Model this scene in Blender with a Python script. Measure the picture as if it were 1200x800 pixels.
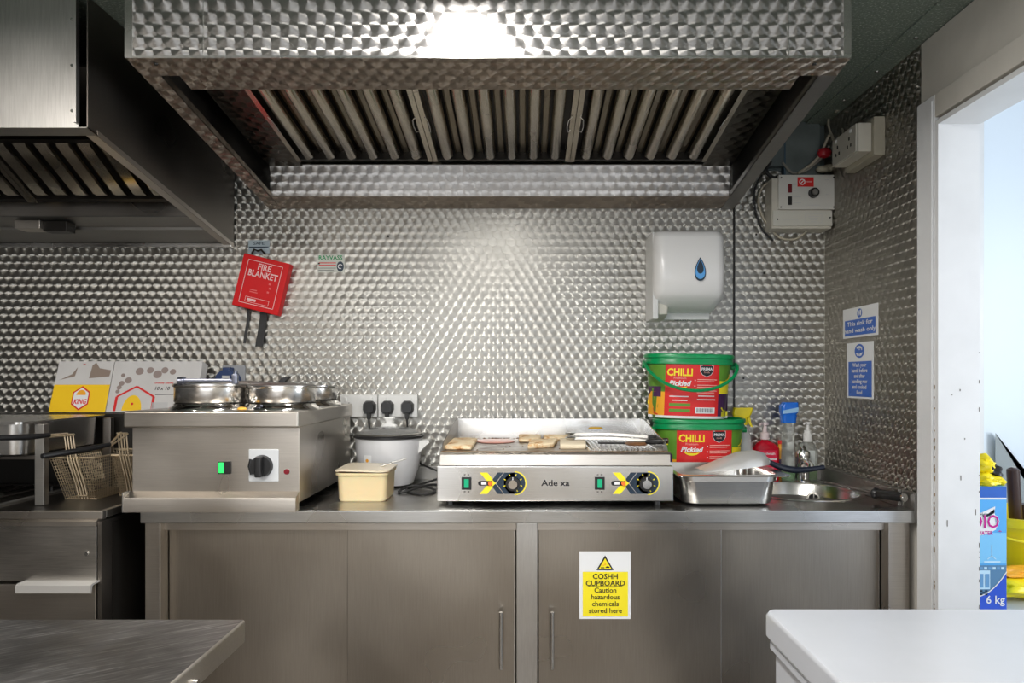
import bpy, bmesh, math, random
from mathutils import Vector, Matrix, noise
random.seed(7)
for o in list(bpy.data.objects): bpy.data.objects.remove(o, do_unlink=True)
SC = bpy.context.scene; COL = SC.collection
# ---------------------------------------------------------------- camera, light, exposure
F = 811.0; CZ = 1.292; U0 = 615.0; V0 = 443.0          # focal length (px of a 1200 px frame), eye height
cam = bpy.data.cameras.new('camera'); camo = bpy.data.objects.new('camera', cam); COL.objects.link(camo)
cam.sensor_width = 36; cam.lens = F/1200*36; cam.shift_x = -15/1200; cam.shift_y = 43/1200
cam.clip_start = .02; camo.location = (0, 0, CZ); camo.rotation_euler = (math.pi/2, 0, 0)
SC.camera = camo
vs = SC.view_settings; SC.display_settings.display_device = 'sRGB'
vs.view_transform = 'Standard'; vs.look = 'None'; vs.gamma = 1; vs.use_curve_mapping = False; vs.exposure = 0.58
w = bpy.data.worlds.new('sky'); SC.world = w; w.use_nodes = True
w.node_tree.nodes['Background'].inputs[0].default_value = (.80, .88, 1, 1)
w.node_tree.nodes['Background'].inputs[1].default_value = .9
def area(name, loc, rot, sx, sy, power, col=(1, 1, 1)):
    l = bpy.data.lights.new(name, 'AREA'); l.shape = 'RECTANGLE'; l.size = sx; l.size_y = sy; l.energy = power; l.color = col
    o = bpy.data.objects.new(name, l); COL.objects.link(o); o.location = loc; o.rotation_euler = rot; return o
D = math.radians
BATTENS = ((-.16, .98, 1.3, 19, (1, .97, .93), 'over the worktop in front of the wide hood'), (-.55, -.95, 1.2, 10, (1, .95, .88), 'added as unseen fill behind the camera'), (-1.75, .15, 1.2, 20, (1, .92, .84), 'added as unseen warm fill at the fryer side'))  # hood batten follows its highlight; rear and fryer-side ones are added fill lamps
for lx, ly, ln, pw, cl, _ in BATTENS:
    area('batten_light', (lx, ly, 2.222), (0, 0, 0), .13, ln, pw, cl)
area('added_window_daylight', (-.4, -1.72, 1.45), (D(90), 0, 0), 2.5, 1.1, 15, (.97, .98, 1))  # added daylight fill at the unseen window behind the camera
area('added_store_daylight', (2.72, 1.3, 1.5), (0, D(90), 0), 1.2, 1.0, 21, (.93, .97, 1))  # added area lamp brightens the store room; no window is built there

# ---------------------------------------------------------------- helpers
def PX(px, Y): return (px-U0)*Y/F
def PZ(py, Y): return CZ+(V0-py)*Y/F
def P(px, py, Y): return (PX(px, Y), Y, PZ(py, Y))
ORG = {}
class B:
    """collects geometry for ONE mesh object; coordinates in metres in the room"""
    def __init__(s): s.v = []; s.f = []; s.mi = []; s.wn = False
    def add(s, vs, fs, m=0):
        n = len(s.v); s.v += [tuple(v) for v in vs]; s.f += [tuple(i+n for i in f) for f in fs]; s.mi += [m]*len(fs); return s
    def box(s, x0, x1, y0, y1, z0, z1, bev=0, m=0, seg=2):
        if x0 > x1: x0, x1 = x1, x0
        if y0 > y1: y0, y1 = y1, y0
        if z0 > z1: z0, z1 = z1, z0
        if not bev:
            v = [(x, y, z) for z in (z0, z1) for y in (y0, y1) for x in (x0, x1)]
            return s.add(v, [(0,2,3,1),(4,5,7,6),(0,1,5,4),(2,6,7,3),(0,4,6,2),(1,3,7,5)], m)
        bm = bmesh.new(); bmesh.ops.create_cube(bm, size=1)
        for q in bm.verts: q.co = ((x0+x1)/2+q.co.x*(x1-x0), (y0+y1)/2+q.co.y*(y1-y0), (z0+z1)/2+q.co.z*(z1-z0))
        s.wn = True; bmesh.ops.bevel(bm, geom=bm.edges[:], offset=bev, segments=seg, affect='EDGES', profile=.5)
        return s.bm(bm, m)
    def bm(s, bm, m=0):
        bm.verts.index_update(); s.add([tuple(q.co) for q in bm.verts], [[q.index for q in f.verts] for f in bm.faces], m); bm.free(); return s
    def loft(s, rings, m=0, cap=(True, True), close=True):
        n = len(rings[0]); vs = [p for r in rings for p in r]; fs = []
        for k in range(len(rings)-1):
            for i in range(n if close else n-1):
                j = (i+1) % n; fs.append((k*n+i, k*n+j, (k+1)*n+j, (k+1)*n+i))
        if cap[0]: fs.append(tuple(range(n))[::-1])
        if cap[1]: fs.append(tuple(range((len(rings)-1)*n, len(rings)*n)))
        return s.add(vs, fs, m)
    def prism(s, pts, ax, a0, a1, m=0):
        def q(p, a): return {'x': (a, p[0], p[1]), 'y': (p[0], a, p[1]), 'z': (p[0], p[1], a)}[ax]
        return s.loft([[q(p, a0) for p in pts], [q(p, a1) for p in pts]], m)
    def cyl(s, p0, p1, r, r2=None, n=20, m=0, cap=(True, True)):
        return s.tube([p0, p1], [r, r if r2 is None else r2], n, m, cap)
    def tube(s, pts, r, n=8, m=0, cap=(True, True)):
        pts = [Vector(p) for p in pts]; rs = r if isinstance(r, (list, tuple)) else [r]*len(pts)
        rings = []; up = None
        for i, p in enumerate(pts):
            t = (pts[min(i+1, len(pts)-1)]-pts[max(i-1, 0)])
            if t.length < 1e-9: t = Vector((0, 0, 1))
            t.normalize()
            if up is None: up = Vector((0, 0, 1)) if abs(t.z) < .9 else Vector((1, 0, 0))
            a = t.cross(up)
            if a.length < 1e-4: a = t.cross(Vector((0, 1, 0.3)))
            a.normalize(); b = a.cross(t).normalized(); up = b
            rings.append([tuple(p+(a*math.cos(2*math.pi*k/n)+b*math.sin(2*math.pi*k/n))*rs[i]) for k in range(n)])
        return s.loft(rings, m, cap)
    def lathe(s, prof, c, n=40, sx=1, sy=1, m=0, cap=(True, True), sq=2.0):
        rings = []
        for r, z in prof:
            R = []
            for k in range(n):
                a = 2*math.pi*k/n; ca, sa = math.cos(a), math.sin(a)
                if sq != 2: ca = math.copysign(abs(ca)**(2/sq), ca); sa = math.copysign(abs(sa)**(2/sq), sa)
                R.append((c[0]+r*sx*ca, c[1]+r*sy*sa, c[2]+z))
            rings.append(R)
        return s.loft(rings, m, cap)
    def rrect(s, levels, r=.02, m=0, cap=(True, True), n=6):
        """levels: (x0,x1,y0,y1,z[,r])"""
        rings = []; s.wn = True
        for L in levels:
            x0, x1, y0, y1, z = L[:5]; rr = L[5] if len(L) > 5 else r; R = []
            for cx, cy, a0 in ((x1-rr, y1-rr, 0), (x0+rr, y1-rr, 90), (x0+rr, y0+rr, 180), (x1-rr, y0+rr, 270)):
                for k in range(n+1):
                    a = math.radians(a0+90*k/n); R.append((cx+rr*math.cos(a), cy+rr*math.sin(a), z))
            rings.append(R)
        return s.loft(rings, m, cap)
    def flat(s, pts, fn, m=0):
        return s.add([fn(*p) for p in pts], [tuple(range(len(pts)))], m)
    def rect(s, u0, u1, v0, v1, fn, m=0, n=1):
        for k in range(n):
            a = u0+(u1-u0)*k/n; b = u0+(u1-u0)*(k+1)/n
            s.flat([(a, v0), (b, v0), (b, v1), (a, v1)], fn, m)
        return s
    def disc(s, u, v, r, fn, m=0, n=24, rv=None, a0=0, a1=360):
        return s.flat([(u+r*math.cos(math.radians(a0+(a1-a0)*k/n)), v+(rv or r)*math.sin(math.radians(a0+(a1-a0)*k/n))) for k in range(n+(a1-a0 != 360))], fn, m)
    def ring(s, u, v, r, t, fn, m=0, n=32, a0=0, a1=360, rv=1):
        for k in range(n):
            a = math.radians(a0+(a1-a0)*k/n); b = math.radians(a0+(a1-a0)*(k+1)/n)
            s.flat([(u+r*math.cos(a), v+r*rv*math.sin(a)), (u+r*math.cos(b), v+r*rv*math.sin(b)), (u+(r-t)*math.cos(b), v+(r-t)*rv*math.sin(b)), (u+(r-t)*math.cos(a), v+(r-t)*rv*math.sin(a))], fn, m)
        return s
    def line(s, pts, t, fn, m=0):
        for (a, b), (c, d) in zip(pts, pts[1:]):
            L = math.hypot(c-a, d-b) or 1; nx, ny = -(d-b)/L*t/2, (c-a)/L*t/2
            s.flat([(a+nx, b+ny), (a-nx, b-ny), (c-nx, d-ny), (c+nx, d+ny)], fn, m)
        return s
    def text(s, str_, size, u, v, fn, m=0, align='CENTER', bold=0, sx=1, shear=0, sp=1):
        cu = bpy.data.curves.new('t', 'FONT'); cu.body = str_; cu.size = 1; cu.align_x = align; cu.offset = bold; cu.resolution_u = 2
        cu.shear = shear; cu.space_character = sp
        o = bpy.data.objects.new('t', cu); me = bpy.data.meshes.new_from_object(o)
        s.add([fn(u+q.co.x*size*sx, v+q.co.y*size) for q in me.vertices], [tuple(p.vertices) for p in me.polygons], m)
        bpy.data.objects.remove(o); bpy.data.meshes.remove(me); bpy.data.curves.remove(cu); return s
    def mesh(s, name, mats, org=(0, 0, 0), smooth=40):
        me = bpy.data.meshes.new(name)
        me.from_pydata([(a-org[0], b-org[1], c-org[2]) for a, b, c in s.v], [], s.f)
        for m in (mats if isinstance(mats, (list, tuple)) else [mats]): me.materials.append(m)
        me.polygons.foreach_set('material_index', s.mi)
        if smooth:
            me.polygons.foreach_set('use_smooth', [True]*len(me.polygons)); me.update()
            me.set_sharp_from_angle(angle=math.radians(smooth))
        me.update(); return me
    def build(s, name, mats, parent=None, label=None, smooth=40, fix=True):
        org = ORG.get(parent.name, (0, 0, 0)) if parent else (0, 0, 0)
        me = s.mesh(name, mats, org, smooth)
        if fix:
            bm = bmesh.new(); bm.from_mesh(me); bmesh.ops.recalc_face_normals(bm, faces=bm.faces[:]); bm.to_mesh(me); bm.free()
        o = bpy.data.objects.new(name, me); COL.objects.link(o)
        if s.wn: wm = o.modifiers.new('weighted_normals', 'WEIGHTED_NORMAL'); wm.keep_sharp = True; wm.weight = 100
        if parent: o.parent = parent; ORG[o.name] = org
        if label: o['label'] = label
        return o
def thing(name, label, cat, loc, group=None):
    o = bpy.data.objects.new(name, None); COL.objects.link(o); o.location = loc; o.empty_display_size = .05
    ORG[o.name] = tuple(loc); o['label'] = label; o['category'] = cat
    if group: o['group'] = group
    return o
def solo(b, name, mats, label, cat, group=None, **k):
    """a thing that is one mesh"""
    xs = [v[0] for v in b.v]; ys = [v[1] for v in b.v]; zs = [v[2] for v in b.v]
    c = ((min(xs)+max(xs))/2, (min(ys)+max(ys))/2, min(zs))
    me_o = B(); me_o.wn = b.wn; me_o.v = [(x-c[0], y-c[1], z-c[2]) for x, y, z in b.v]; me_o.f = b.f; me_o.mi = b.mi
    o = me_o.build(name, mats, None, label, **k); o.location = c; o['category'] = cat; ORG[o.name] = c
    if group: o['group'] = group
    return o
def struct(b, name, mats, parent=None, **k):
    o = b.build(name, mats, parent, **k)
    if not parent: o['kind'] = 'structure'
    return o
def copy_tree(o, parent=None):
    c = o.copy(); COL.objects.link(c); c.parent = parent
    for ch in [q for q in COL.objects if q.parent == o]: copy_tree(ch, c)
    return c
def front(x0, y, z0, off=.0006):                 # map (u,v) to a plane facing the camera
    return lambda u, v, k=0: (x0+u, y-off, z0+v)

# ---------------------------------------------------------------- materials
class N:
    def __init__(s, name):
        s.m = bpy.data.materials.new(name); s.m.use_nodes = True; s.t = s.m.node_tree; s.p = s.t.nodes['Principled BSDF']
    def n(s, typ, **k):
        o = s.t.nodes.new(typ)
        for a, b in k.items(): setattr(o, a, b)
        return o
    def l(s, a, b): s.t.links.new(a, b)
    def math(s, op, a, b=None, c=None):
        o = s.n('ShaderNodeMath', operation=op)
        for i, x in enumerate((a, b, c)):
            if x is None: continue
            if isinstance(x, (int, float)): o.inputs[i].default_value = x
            else: s.l(x, o.inputs[i])
        return o.outputs[0]
    def noise(s, scale, vec=None, detail=3, rough=.5):
        o = s.n('ShaderNodeTexNoise'); o.inputs['Scale'].default_value = scale; o.inputs['Detail'].default_value = detail; o.inputs['Roughness'].default_value = rough
        if vec is not None: s.l(vec, o.inputs['Vector'])
        return o.outputs['Fac']
    def coord(s, sc=(1, 1, 1), world=False):
        src = s.n('ShaderNodeNewGeometry').outputs['Position'] if world else s.n('ShaderNodeTexCoord').outputs['Object']
        mp = s.n('ShaderNodeMapping'); mp.inputs['Scale'].default_value = sc; s.l(src, mp.inputs['Vector']); return mp.outputs[0]
    def ramp(s, fac, stops):
        o = s.n('ShaderNodeValToRGB'); s.l(fac, o.inputs[0]); e = o.color_ramp.elements
        while len(e) < len(stops): e.new(.5)
        for q, (p, c) in zip(e, stops): q.position = p; q.color = (*c, 1) if len(c) == 3 else c
        return o.outputs[0]
    def rng(s, fac, a, b, lo=.3, hi=.7):
        o = s.n('ShaderNodeMapRange'); s.l(fac, o.inputs[0]); o.inputs[1].default_value = lo; o.inputs[2].default_value = hi; o.inputs[3].default_value = a; o.inputs[4].default_value = b; return o.outputs[0]
    def bump(s, h, st, dist=.001):
        o = s.n('ShaderNodeBump'); o.inputs['Strength'].default_value = st; o.inputs['Distance'].default_value = dist; s.l(h, o.inputs['Height']); s.l(o.outputs[0], s.p.inputs['Normal']); return o
    def set(s, **k):
        for a, b in k.items():
            s.p.inputs[a.replace('_', ' ')].default_value = b
        return s
def plain(name, col, rough=.5, metal=0, spec=None, bump=None, var=0, **k):
    q = N(name); q.p.inputs['Base Color'].default_value = (*col, 1); q.p.inputs['Roughness'].default_value = rough; q.p.inputs['Metallic'].default_value = metal
    if var or bump:
        f = q.noise(18 if not bump else bump[0], q.coord(), 4)
        if var:
            g = q.noise(9, q.coord(), 4); q.l(q.ramp(g, [(.3, tuple(c*(1-var) for c in col)), (.7, tuple(min(1, c*(1+var*.5)) for c in col))]), q.p.inputs['Base Color'])
        if bump: q.bump(f, bump[1], .002)
    for a, b in k.items(): q.p.inputs[a.replace('_', ' ')].default_value = b
    return q.m
def brushed(name, col=(.57, .53, .48), rough=.3, stretch=(2, 60, 60), var=.12, world=True, bump=.12, aniso=0, dirt=.0):
    q = N(name); q.set(Metallic=1.0)
    c = q.coord(stretch, world); f = q.noise(6, c, 5, .6)
    g = q.noise(2.6, q.coord((1, 1, 1), world), 2, .5)
    q.l(q.rng(g, rough-.08, rough+.14), q.p.inputs['Roughness'])
    mix = q.math('ADD', q.math('MULTIPLY', f, .5), q.math('MULTIPLY', g, .5))
    q.l(q.ramp(mix, [(.32, tuple(a*(1-var-dirt) for a in col)), (.66, tuple(min(1, a*(1+var*.6)) for a in col))]), q.p.inputs['Base Color'])
    q.bump(f, bump, .0006)
    return q.m
def swirl(name, plane='XZ', w=.035, h=.029, R=.0225, col=(.55, .535, .495), rough=.24, wav=.25, an=.85, flip=False, dish=.02, cv=.35):
    """engine-turned sheet: overlapping circular brush marks, each one an anisotropic disc"""
    q = N(name); q.set(Metallic=1.0)
    pos = q.n('ShaderNodeNewGeometry').outputs['Position']; sp = q.n('ShaderNodeSeparateXYZ'); q.l(pos, sp.inputs[0])
    u = sp.outputs['XYZ'.index(plane[0])]; v = sp.outputs['XYZ'.index(plane[1])]
    j = q.math('FLOOR', q.math('DIVIDE', v, h))
    du = dv = None; idv = None
    for dj in (0, 1):
        jj = q.math('ADD', j, float(dj)); off = q.math('MULTIPLY', q.math('MODULO', q.math('ABSOLUTE', jj), 2.0), .5*w)
        dvv = q.math('SUBTRACT', v, q.math('MULTIPLY', jj, h))
        uu = q.math('SUBTRACT', u, off); i = q.math('FLOOR', q.math('DIVIDE', uu, w))
        for di in (0, 1):
            duu = q.math('SUBTRACT', uu, q.math('MULTIPLY', q.math('ADD', i, float(di)), w))
            if du is None: du, dv, idv = duu, dvv, q.math('ADD', i, q.math('MULTIPLY', jj, 7.31)); continue
            r2 = q.math('ADD', q.math('MULTIPLY', duu, duu), q.math('MULTIPLY', dvv, dvv))
            ins = q.math('LESS_THAN', r2, R*R)
            def mx(a, b):
                return q.math('ADD', q.math('MULTIPLY', b, ins), q.math('MULTIPLY', a, q.math('SUBTRACT', 1.0, ins)))
            du, dv, idv = mx(du, duu), mx(dv, dvv), mx(idv, q.math('ADD', q.math('ADD', i, float(di)), q.math('MULTIPLY', jj, 7.31)))
    c = q.n('ShaderNodeCombineXYZ')
    a, b = (du, q.math('MULTIPLY', dv, 1.0)) if flip else (q.math('MULTIPLY', dv, -1.0), du)
    q.l(a, c.inputs['XYZ'.index(plane[0])]); q.l(b, c.inputs['XYZ'.index(plane[1])])
    nm = q.n('ShaderNodeVectorMath', operation='NORMALIZE'); q.l(c.outputs[0], nm.inputs[0])
    q.l(nm.outputs[0], q.p.inputs['Tangent']); q.p.inputs['Anisotropic'].default_value = an
    wn = q.n('ShaderNodeTexWhiteNoise', noise_dimensions='1D'); q.l(idv, wn.inputs['W'])
    r = q.math('SQRT', q.math('ADD', q.math('MULTIPLY', du, du), q.math('MULTIPLY', dv, dv)))
    fine = q.math('SINE', q.math('MULTIPLY', r, 5200.0))
    smud = q.noise(2.3, q.coord((1, 1, 1), True), 4, .6)
    q.l(q.math('ADD', q.rng(smud, rough-.03, rough+.09), q.math('MULTIPLY', wn.outputs[0], .05)), q.p.inputs['Roughness'])
    q.l(q.ramp(q.math('ADD', q.math('MULTIPLY', wn.outputs[0], cv), q.math('MULTIPLY', smud, 1-cv)), [(.25, tuple(x*.84 for x in col)), (.75, tuple(x*1.1 for x in col))]), q.p.inputs['Base Color'])
    # every disc is a very shallow dish, the sheet itself a little wavy
    dish = q.math('MULTIPLY', q.math('MULTIPLY', r, r), 1.6)
    wave = q.math('MULTIPLY', q.noise(5, q.coord((1, 1, 1), True), 1), .0016*wav*4)
    b1 = q.n('ShaderNodeBump'); b1.inputs['Strength'].default_value = 1; b1.inputs['Distance'].default_value = 1.0
    q.l(q.math('ADD', dish, wave), b1.inputs['Height']); q.l(b1.outputs[0], q.p.inputs['Normal'])
    return q.m
M = dict(
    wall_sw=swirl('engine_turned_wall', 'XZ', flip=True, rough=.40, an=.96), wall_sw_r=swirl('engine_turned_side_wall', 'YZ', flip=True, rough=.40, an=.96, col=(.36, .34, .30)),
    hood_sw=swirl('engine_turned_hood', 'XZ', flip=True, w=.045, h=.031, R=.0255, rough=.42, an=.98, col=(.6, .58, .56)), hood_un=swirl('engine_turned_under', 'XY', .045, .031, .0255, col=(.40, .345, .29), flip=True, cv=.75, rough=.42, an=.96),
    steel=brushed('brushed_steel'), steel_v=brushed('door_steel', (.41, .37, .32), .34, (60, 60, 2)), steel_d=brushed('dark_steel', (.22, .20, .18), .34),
    steel_b=brushed('bright_steel', (.72, .71, .69), .22, bump=.05), top_steel=brushed('worktop_steel', (.46, .45, .43), .26, (3, 60, 60), .2),
    polished=plain('polished_steel', (.75, .74, .72), .12, 1), potst=plain('pot_steel', (.72, .70, .67), .22, 1), chrome=plain('chrome', (.85, .85, .85), .05, 1),
    dull=brushed('dull_steel', (.34, .33, .31), .42), baffle_d=brushed('shaded_baffle_steel', (.30, .26, .20), .3, (60, 2, 60), .3), baffle=brushed('baffle_steel', (.66, .60, .50), .22, (60, 2, 60), .3),
    black=plain('black_plastic', (.012, .012, .013), .38), blackr=plain('black_rubber', (.02, .02, .02), .6), soot_shade=plain('greasy_shade_black', (.018, .016, .014), .35, .3),
    white=plain('white_plastic', (.78, .78, .76), .3), offwhite=plain('aged_white_plastic', (.60, .57, .49), .45, var=.12), paper=plain('paper_white', (.82, .83, .84), .5),
    red=plain('red_enamel', (.66, .003, .006), .42, Specular_IOR_Level=.25), redp=plain('red_print', (.72, .02, .02), .4), green=plain('green_plastic', (.0, .28, .085), .3), greenp=plain('green_print', (.12, .30, .03), .4),
    yellow=plain('yellow_print', (.95, .80, .02), .45), yelp=plain('yellow_plastic', (.88, .72, .01), .35), orange=plain('orange_print', (.92, .42, .03), .4), amber=plain('box_yellow', (.95, .60, .01), .5),
    purple=plain('purple_print', (.07, .02, .09), .4), ink=plain('black_ink', (.01, .01, .012), .5), navy=plain('navy_ink', (.012, .03, .055), .4), blue=plain('blue_print', (.02, .12, .52), .4),
    lblue=plain('light_blue_print', (.10, .38, .80), .4), sky=plain('pale_blue_print', (.35, .62, .90), .4), magenta=plain('magenta_print', (.55, .0, .28), .4), greyp=plain('grey_print', (.55, .55, .55), .5), brownp=plain('brown_print', (.27, .21, .17), .55),
    card=plain('cardboard_white', (.62, .61, .60), .55, var=.06), paint=plain('white_gloss_paint', (.74, .75, .76), .35, bump=(14, .15), var=.05), cream=plain('cream_paint', (.60, .575, .52), .5, var=.08),
    enamel=plain('white_enamel', (.50, .52, .56), .22, var=.03), tile=plain('floor_vinyl', (.22, .19, .16), .45, var=.3), plaster=plain('wall_plaster', (.72, .66, .58), .7, var=.08),
    dark=plain('dark_board', (.05, .05, .05), .6, var=.3), brownw=plain('brown_wood', (.035, .012, .008), .35), skyblue=plain('pale_board', (.74, .83, .92), .4), tub=plain('butter_tub', (.80, .64, .38), .35, Subsurface_Weight=.2), tublid=plain('clear_cream_lid', (.80, .70, .52), .25),
)
def glow(name, col, st):
    q = N(name); q.set(Base_Color=(*[c*.2 for c in col], 1)); q.p.inputs['Emission Color'].default_value = (*col, 1); q.p.inputs['Emission Strength'].default_value = st; return q.m
M['lamp_green'] = glow('lit_green_lamp', (.02, .9, .12), 1.2); M['lamp_teal'] = glow('dim_green_lamp', (.0, .35, .16), .8); M['lamp_orange'] = glow('neon_lamp', (1, .16, .02), .8)
M['lamp_white'] = glow('luminaire', (1, .98, .95), 6)
def clear(name, col, rough=.05, tr=.9):
    q = N(name); q.set(Base_Color=(*col, 1), Roughness=rough, Transmission_Weight=tr, IOR=1.33); return q.m
M['glass'] = clear('clear_plastic', (.93, .96, .95)); M['redliq'] = clear('red_soap', (.85, .01, .04), .08, .5); M['lidglass'] = clear('lid_glass', (.75, .76, .74), .05, .75)
def ceil_mat():
    q = N('speckled_ceiling_board'); f = q.noise(160, q.coord((1, 1, 1), True), 2); g = q.noise(5, q.coord((1, 1, 1), True), 3)
    q.l(q.ramp(f, [(.45, (.15, .19, .16)), (.62, (.24, .29, .25)), (.72, (.55, .60, .53))]), q.p.inputs['Base Color']); q.set(Roughness=.45); q.bump(f, .3); return q.m
M['ceiling'] = ceil_mat()
def table_mat():
    q = N('scratched_table_steel'); q.set(Metallic=1.0); r0 = q.n('ShaderNodeMapping'); r0.inputs['Rotation'].default_value = (0, 0, D(-32)); r = q.n('ShaderNodeMapping'); r.inputs['Scale'].default_value = (5, 75, 5)
    q.l(q.n('ShaderNodeNewGeometry').outputs['Position'], r0.inputs[0]); q.l(r0.outputs[0], r.inputs[0]); f = q.noise(2.2, r.outputs[0], 6, .7); g = q.noise(6, q.coord((1, 1, 1), True), 5, .7)
    q.l(q.ramp(f, [(.3, (.20, .195, .19)), (.56, (.33, .32, .315)), (.74, (.80, .79, .78))]), q.p.inputs['Base Color']); q.l(q.rng(g, .28, .5), q.p.inputs['Roughness']); q.bump(f, .2); return q.m
M['table'] = table_mat()
def bread_mat():
    q = N('toasted_bread'); f = q.noise(30, q.coord(), 4, .65); q.l(q.ramp(f, [(.34, (.42, .17, .05)), (.43, (.78, .50, .24)), (.52, (.90, .74, .50))]), q.p.inputs['Base Color']); q.set(Roughness=.75); q.bump(f, .3, .002); return q.m
M['alu'] = plain('pale_aluminium', (.78, .77, .75), .38, .6)
M['blank'] = swirl('engine_turned_dark', 'XY', .045, .031, .0255, (.13, .12, .10))
M['bread'] = bread_mat(); M['crumb'] = plain('bread_crumb', (.85, .74, .55), .8, bump=(120, .4)); M['ham'] = plain('ham', (.70, .36, .30), .4, var=.15)
def plate_mat():
    q = N('griddle_plate'); q.set(Metallic=.8); f = q.noise(9, q.coord((1, 1, 1), True), 6, .7); q.l(q.ramp(f, [(.3, (.10, .06, .035)), (.5, (.30, .26, .22)), (.7, (.42, .37, .30))]), q.p.inputs['Base Color']); q.l(q.rng(f, .5, .25), q.p.inputs['Roughness']); return q.m
M['plate'] = plate_mat()
# ---------------------------------------------------------------- the room
CEIL = 2.281; WB = 2.70; WR = 1.17; WL = -2.7; WF = -1.8
struct(B().box(WL-.1, 3.0, WF-.1, 2.85, -.06, 0), 'floor', M['tile'])
struct(B().box(WL-.1, WR+.1, WF-.1, 2.85, CEIL, CEIL+.08), 'ceiling', M['ceiling'])
tr = struct(B().box(1.085, WR, -.4, WB, CEIL-.006, CEIL, .001), 'trim_1', M['ceiling'])
for y in (1.55, 1.78, 2.0, 2.22, 2.45):
    B().lathe([(.001, -.004), (.006, -.003), (.007, 0)], (1.13, y, CEIL-.006), 12).build('screw', M['dull'], tr)
wb = struct(B().box(WL, WR+.1, WB, WB+.1, 0, CEIL), 'wall_back', plain('bare_grey_board', (.10, .125, .125), .6, var=.25))
def sheet(x0, x1, z0, z1, nm='panel'): return B().box(x0, x1, WB-.0025, WB, z0, z1).build(nm, M['wall_sw'], wb)
sheet(WL, -1.1225, .95, CEIL); sheet(-1.1205, .811, .95, CEIL)
B().prism([(.819, .95), (WR, .95), (WR, 2.02), (1.10, 2.06), (.98, 2.10), (.819, 2.09)], 'y', WB-.0025, WB).build('panel', M['wall_sw'], wb)
B().box(.811, .819, WB-.006, WB, .95, 2.0).build('joint_strip', M['soot_shade'], wb)
B().box(-1.1225, -1.1205, WB-.0015, WB, .95, 1.95).build('joint_strip', M['steel'], wb)
for px, py in ((261, 306), (455, 277), (886, 275), (895, 320), (871, 443), (258, 383)):   # rivet heads and drill holes in the sheets
    B().cyl((PX(px, WB), WB-.0045, PZ(py, WB)), (PX(px, WB), WB-.002, PZ(py, WB)), .004, n=10).build('rivet', M['soot_shade'], wb)
B().box(.86, 1.0, WB-.03, WB, 2.11, CEIL).build('timber_board', plain('old_grey_timber', (.13, .16, .165), .6, var=.3), wb)
B().box(1.0, 1.006, WB-.032, WB, 2.06, CEIL).build('timber_board', plain('old_blue_timber', (.06, .11, .15), .6), wb)
B().box(1.006, 1.14, WB-.026, WB, 2.06, CEIL).build('timber_board', plain('pale_grey_timber', (.16, .19, .185), .6, var=.3), wb)
# right-hand wall with the doorway
DY0, DY1, DZ = .98, 1.94, 2.014
wr = struct(B().box(WR, 1.268, DY1, WB, 0, CEIL).box(WR, 1.268, WF, DY0, 0, CEIL).box(WR, 1.268, DY0, DY1, DZ, CEIL), 'wall_right', M['cream'])
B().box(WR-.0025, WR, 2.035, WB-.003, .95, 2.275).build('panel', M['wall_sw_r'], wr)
B().box(WR-.005, WR, .6, 2.034, 2.09, 2.272, .001).build('panel', M['cream'], wr, label='cream board over the doorway')
for y, z in ((2.06, 2.245), (2.06, 2.16), (2.3, 2.26)): B().cyl((WR-.006, y, z), (WR-.002, y, z), .005, n=10).build('rivet', M['polished'], wr)
B().box(WR-.003, WR-.0005, WB-.006, WB-.003, .95, 2.05).build('corner_bead', M['cream'], wr)
dr = struct(B().box(1.151, WR, 1.945, 2.033, 0, 2.09, .004), 'door_1', M['paint'])
B().box(1.146, 1.151, 1.95, 1.962, 0, 2.075, .002).build('casing_bead', M['paint'], dr)
B().box(1.151, WR, .88, 1.945, 2.024, 2.09, .004).build('casing_head', M['cream'], dr)
B().box(1.151, WR, .89, .975, 0, 2.03, .004).build('casing_side', M['paint'], dr)
B().box(1.1515, 1.268, DY1-.012, DY1+.002, 0, DZ-.002).build('jamb', M['paint'], dr)
B().box(1.1515, 1.268, DY0-.002, DY0+.012, 0, DZ-.002).build('jamb', M['paint'], dr)
B().box(1.1515, 1.268, DY0+.012, DY1-.012, DZ-.014, DZ).build('jamb_head', M['paint'], dr)
b = B()
for k in range(26):
    z = .5+random.random()*.9; s = .002+random.random()*.004; y = random.choice((1.2665, 1.2665, random.uniform(1.17, 1.26))); b.box(y-.0012, y+.0012, DY1-.0127, DY1-.0119, z, z+s*random.choice((1, 3)))
b.build('paint_chips', plain('dark_chip', (.16, .15, .14), .7), dr)['kind'] = 'stuff'
# paint chips down the arris of the casing
b = B()
for k in range(40):
    z = .55+random.random()*.75; y = 1.943+random.random()*.003; s = .002+random.random()*.004
    b.box(1.1500, 1.1512, y-.002, y+.002, z, z+s*1.6)
b.build('paint_chips', plain('bare_wood_chip', (.30, .22, .13), .7), dr)['kind'] = 'stuff'
# other walls of the kitchen, with an unseen window added behind the camera for daylight
struct(B().box(WL-.1, WL, WF, WB, 0, CEIL), 'wall_left', M['dark'])
wf = struct(B().box(WL, WR, WF-.1, WF, 0, .85).box(WL, WR, WF-.1, WF, 2.1, CEIL).box(WL, -1.75, WF-.1, WF, .85, 2.1).box(.95, WR, WF-.1, WF, .85, 2.1), 'wall_front', M['plaster'])
wn = struct(B().box(-1.75, .95, WF-.07, WF-.02, .85, .9).box(-1.75, .95, WF-.07, WF-.02, 2.05, 2.1).box(-1.75, -1.7, WF-.07, WF-.02, .9, 2.05).box(.9, .95, WF-.07, WF-.02, .9, 2.05).box(-.42, -.37, WF-.07, WF-.02, .9, 2.05), 'added_window_1', M['paint'])
B().box(-1.7, .9, WF-.05, WF-.045, .9, 2.05).build('window_pane', M['glass'], wn)
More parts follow.
